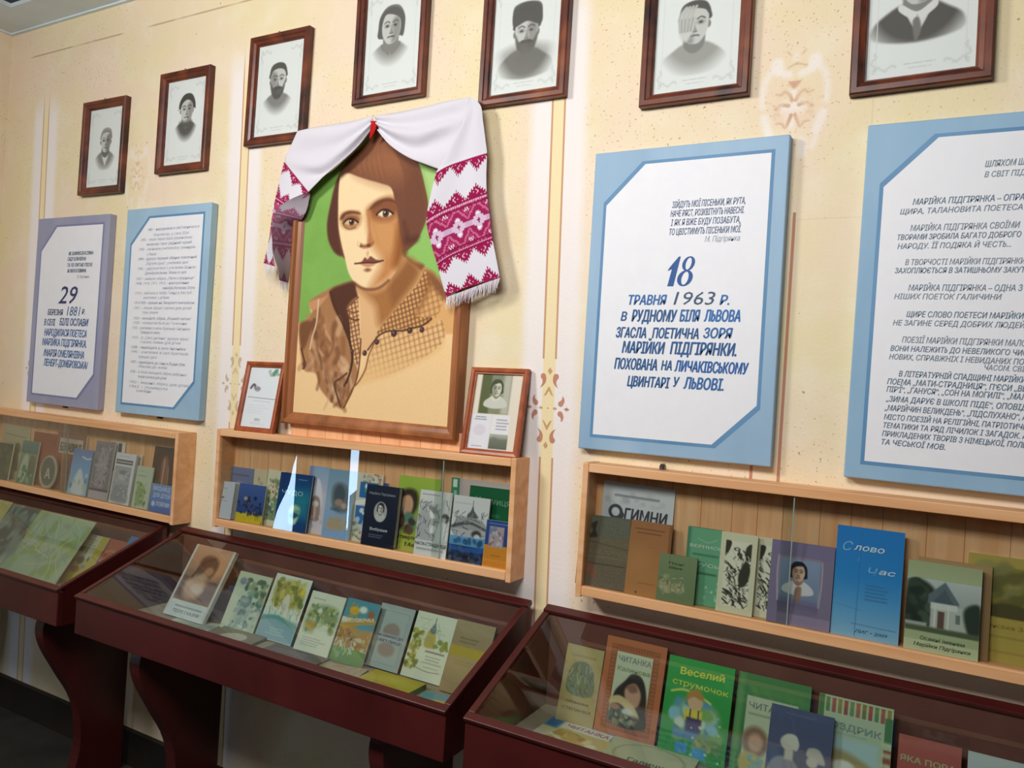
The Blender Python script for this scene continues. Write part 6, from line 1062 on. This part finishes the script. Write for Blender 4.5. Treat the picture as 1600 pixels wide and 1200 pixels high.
bk('bright green children’s book with a yellow title and a child, in the right showcase', [(1050, 1024.5), (1152, 1047.5), (1128, 1203), (1024, 1166)], cd((1024, 1168)) + .02, t=.006, fn=a, cover=True, side='#247a38', **q)
def a(A): A.f('#3f7f48'); A.g('#4a8a50', '#37703f'); A.r(0, .0, .1, 1, '#5f9a5c', .05); A.r(.16, .1, .9, .2, '#57914f', .08); A.r(.15, .22, .85, .95, '#c3cbb0'); A.t('ЧИТАНКА', .19, .34, .085, '#7f8c84', 'l', .82, .01); A.tl(.2, .37, .6, .42, 1, '#93a078', .8); A.e(.32, .66, .18, .2, '#8f6f5a', .06); A.e(.33, .67, .1, .12, '#d0a48c', .05); A.p([(.15, .8), (.36, .78), (.5, .95), (.15, .95)], '#c4b46a', .04); A.b(10, .2, .8, .55, .95, ['#8fb0a8', '#c9c07a'], .04, .07, 4)
bk('dark green reader with a girl’s picture behind the navy book in the right showcase', [(1155.5, 1050), (1273.5, 1076), (1247, 1250), None], cd((1134, 1200)) + .01, t=.007, fn=a, cover=True, side='#2f5f38', **q)
def a(A): A.g('#4f5c80', '#5a6488'); A.tl(.2, .06, .8, .09, 1, '#6f7aa0', .6); 
bk_navy = None
def a2(A):
    A.f('#454f70'); A.g('#48527a', '#525a78'); A.tl(.25, .06, .75, .085, 1, '#6d77a0', .6); P = '#c9c5bb'; Q_ = '#9a94a4'
    A.p([(.0, .95), (.05, .72), (.2, .6), (.44, .62), (.56, .78), (.56, 1.0), (0, 1)], Q_, .04); A.p([(.6, .95), (.66, .74), (.84, .68), (1.0, .78), (1, 1), (.6, 1)], Q_, .05); A.e(.34, .42, .14, .12, P, .03); A.p([(.24, .4), (.3, .32), (.44, .32), (.5, .42), (.46, .5), (.4, .46)], '#d3cfc5', .03); A.r(.28, .5, .42, .62, P, .04); A.p([(.62, .5), (.66, .42), (.82, .42), (.92, .56), (.84, .58), (.68, .54)], '#bfbab4', .03); A.e(.72, .58, .09, .08, P, .03)
bk('navy book with two pale silhouetted figures at the front of the right showcase', [(1206.5, 1098), (1305.5, 1126), (1290, 1262), None], cd((1190, 1210)) + .05, t=.006, fn=a2, cover=True, side='#39405c', zf=ZC2, lean=72, group=GC3)
def a(A):
    A.f('#b9c8a8'); A.r(0, .0, 1, .17, '#c3ccae')
    cols = ['#5f8a4c', '#a85a48', '#8f8a3c', '#9a4f40', '#6f8f5c', '#b0644f', '#7a7a34', '#a4503f']
    for i in range(11): A.r(.1 + i * .082, .02, .155 + i * .082, .16, cols[i % 8])
    A.r(0, .0, .08, .5, '#4f8048'); A.r(.9, .1, 1, .34, '#4f8048'); A.r(.9, .4, 1, 1, '#9a5a4a'); A.tl(.9, .3, 1, .9, 6, '#d0d4b8', .8); A.t('КОЗДРИК', .08, .3, .09, '#8a9a94', 'l', .86, .02, 0, -.02); A.tl(.2, .33, .7, .36, 1, '#8fb4b8', .8); A.r(.0, .38, .84, .6, '#b4d0d4', .06); A.p([(.1, .6), (.3, .5), (.6, .55), (.8, .66), (.8, 1), (.1, 1)], '#a89a70', .08); A.e(.4, .66, .16, .1, '#e0e4dc', .04)
bk('pale green book with a striped top edge, right of the navy book', [(1281, 1083), (1402.5, 1112), (1380, 1268), None], 0.118, t=.006, fn=a, cover=True, side='#8fa07c', **q)
def a(A): A.f('#b45a54'); A.g('#b8605a', '#a8504a'); A.t('ЯКА ПОРА', .04, .3, .1, '#b9b48a', 'l', .92, .03); A.t('НАЙКРАЩА', .1, .52, .1, '#b9b48a', 'l', .96, .03); A.b(14, .1, .6, .9, .95, ['#c98a6a', '#8f9a6a'], .05, .09, 3)
bk('red book with pale green capitals at the bottom right of the right showcase', [(1405, 1148), (1511, 1171), (1490, 1275), None], 0.118, t=.005, fn=a, cover=True, side='#8f4540', **q)
def a(A): A.f('#c6cdd2'); A.head(.3, .3, .1, **GREY); A.r(0, .5, 1, 1, '#c2c9cf', .05); A.tl(.55, .2, .9, .35, 3, '#8f97a0', .7)
bk('white booklet with a small grey portrait at the bottom right corner', [(1513, 1174), (1612, 1197), (1596, 1290), None], 0.118, t=.003, fn=a, **q)
GF3 = 'booklets lying flat in the right showcase'
def a(A): A.f('#c9b06a'); A.r(0, 0, 1, .3, '#3f78b4', .04); A.r(.2, .06, .95, .32, '#e0dccf', .03); A.t('ЧИТАНКА', .3, .26, .1, '#b98a9a', 'l', .92, .03); A.p([(0, .3), (.3, .28), (.6, .5), (.4, .9), (0, .95)], '#d8d2c0', .1); A.e(.45, .55, .2, .12, '#6f5638', .05); A.e(.5, .62, .14, .1, '#c9a45a', .05); A.b(20, .1, .4, .95, .95, ['#c4a04a', '#a8783a', '#e0d0a0', '#8f6a3c', '#e4dcc4'], .05, .1, 4); A.r(0, .1, .2, .4, '#3a78b0', .08)
flat('flat magazine with a yellow picture at front left of the right showcase', [(862, 1118), (958, 1146), (938, 1190), (826, 1150)], .005, a, GF3, cover=True)
def a(A): A.f('#b9b892'); A.e(.5, .4, .4, .3, '#9aa07c', .02, 0, 1, .025); A.t('Галичина', .3, .62, .1, '#4f5a3c', 'l', .85, .02)
flat('flat pale olive book with a leafy emblem, in front of the bright green book', [(962, 1150), (1086, 1182), (1074, 1240), (922, 1196)], .009, a, GF3, side='#a8a684', cat='book', name='book')

# ---- left showcase
GC1 = 'papers in the left showcase'; q = dict(zf=ZC2, lean=58, group=GC1, res=.002)
def a(A):
    A.f('#b4bf9c'); A.g('#bcc4a2', '#a9bda4'); A.p([(.3, .1), (.5, .05), (.66, .4), (.5, .8), (.3, .9), (.2, .5)], '#a3b060', .2); fol(A, .32, .05, 1, .95, ['#a8bfa8', '#94ad94', '#b4c4a8', '#9ab06a'], 90, .06, 4); A.r(0, 0, .34, 1, '#93a094', .04); fol(A, .0, .02, .34, .85, ['#4a5a5c', '#5f7a74', '#3f4f54', '#7a9088', '#8fa49a'], 70, .05, 5); A.r(0, .86, .34, 1, '#a9b49c', .05); A.l([(.35, .0), (.34, 1)], .012, '#7f8a70', .01, False); A.strokes(30, .4, .1, .98, .9, ['#8fa88c', '#c4cfb4'], .008, .2, 7)
bk('big open pale green map sheet in the left showcase', [(18, 780), (140, 822), (92, 914), (-30, 872)], cd((92, 918)), t=.003, fn=a, name='map_sheet', cat='map', **{**q, 'group': None, 'lean': 55})
def a(A): A.f('#c9bc74'); A.g('#cfc88a', '#b9a038')
bk('yellow booklet at the far left edge of the left showcase', [(-24, 772), (15, 788), (-10, 836), (-50, 820)], 0.17, t=.003, fn=a, **q)
def a(A): A.g('#c6bd92', '#c2ae4a'); A.r(.0, .0, .7, .5, '#c9c4ac', .06); A.r(.7, 0, 1, 1, '#c4b24c', .1); A.tl(.12, .08, .7, .3, 4, '#a4a08c', .7); A.e(.32, .55, .16, .12, '#4f5a4c', .06); A.e(.62, .5, .05, .08, '#5a6a7a', .03); A.e(.58, .66, .1, .06, '#8a8f98', .04); A.e(.3, .74, .2, .1, '#8a6a34', .06); A.r(0, .85, 1, 1, '#c9b23c', .08)
bk('yellow and white booklet with a dark picture beside the map sheet', [(139, 832), (167, 843), (131, 916), (98, 905)], cd((98, 907)) , t=.004, fn=a, **q)
def a(A): A.f('#b4604c'); A.e(.5, .4, .34, .24, '#c48a70', .03, 0, .9, .05); A.e(.5, .4, .2, .14, '#b96f58', .06); A.r(0, .72, 1, 1, '#9fa07c', .1)
bk('red booklet with a pale ring in the left showcase', [(166, 838), (197, 850), (164, 922), (134, 908)], 0.145, t=.003, fn=a, **q)
def a(A): A.g('#4f7db8', '#5a88b4'); A.p([(.0, .6), (.5, .5), (1, .6), (1, .8), (0, .8)], '#b9c8d0', .1)
bk('blue booklet at the right end of the left showcase', [(203, 836), (238, 848), (205, 918), (172, 902)], 0.15, t=.003, fn=a, **q)
def a(A): A.f('#b4ad90'); A.tl(.1, .2, .9, .8, 4, '#97917a', .5)
flat('pale flat leaflet at the right front of the left showcase', [(70, 912), (112, 924), (98, 944), (58, 928)], .003, a, None)
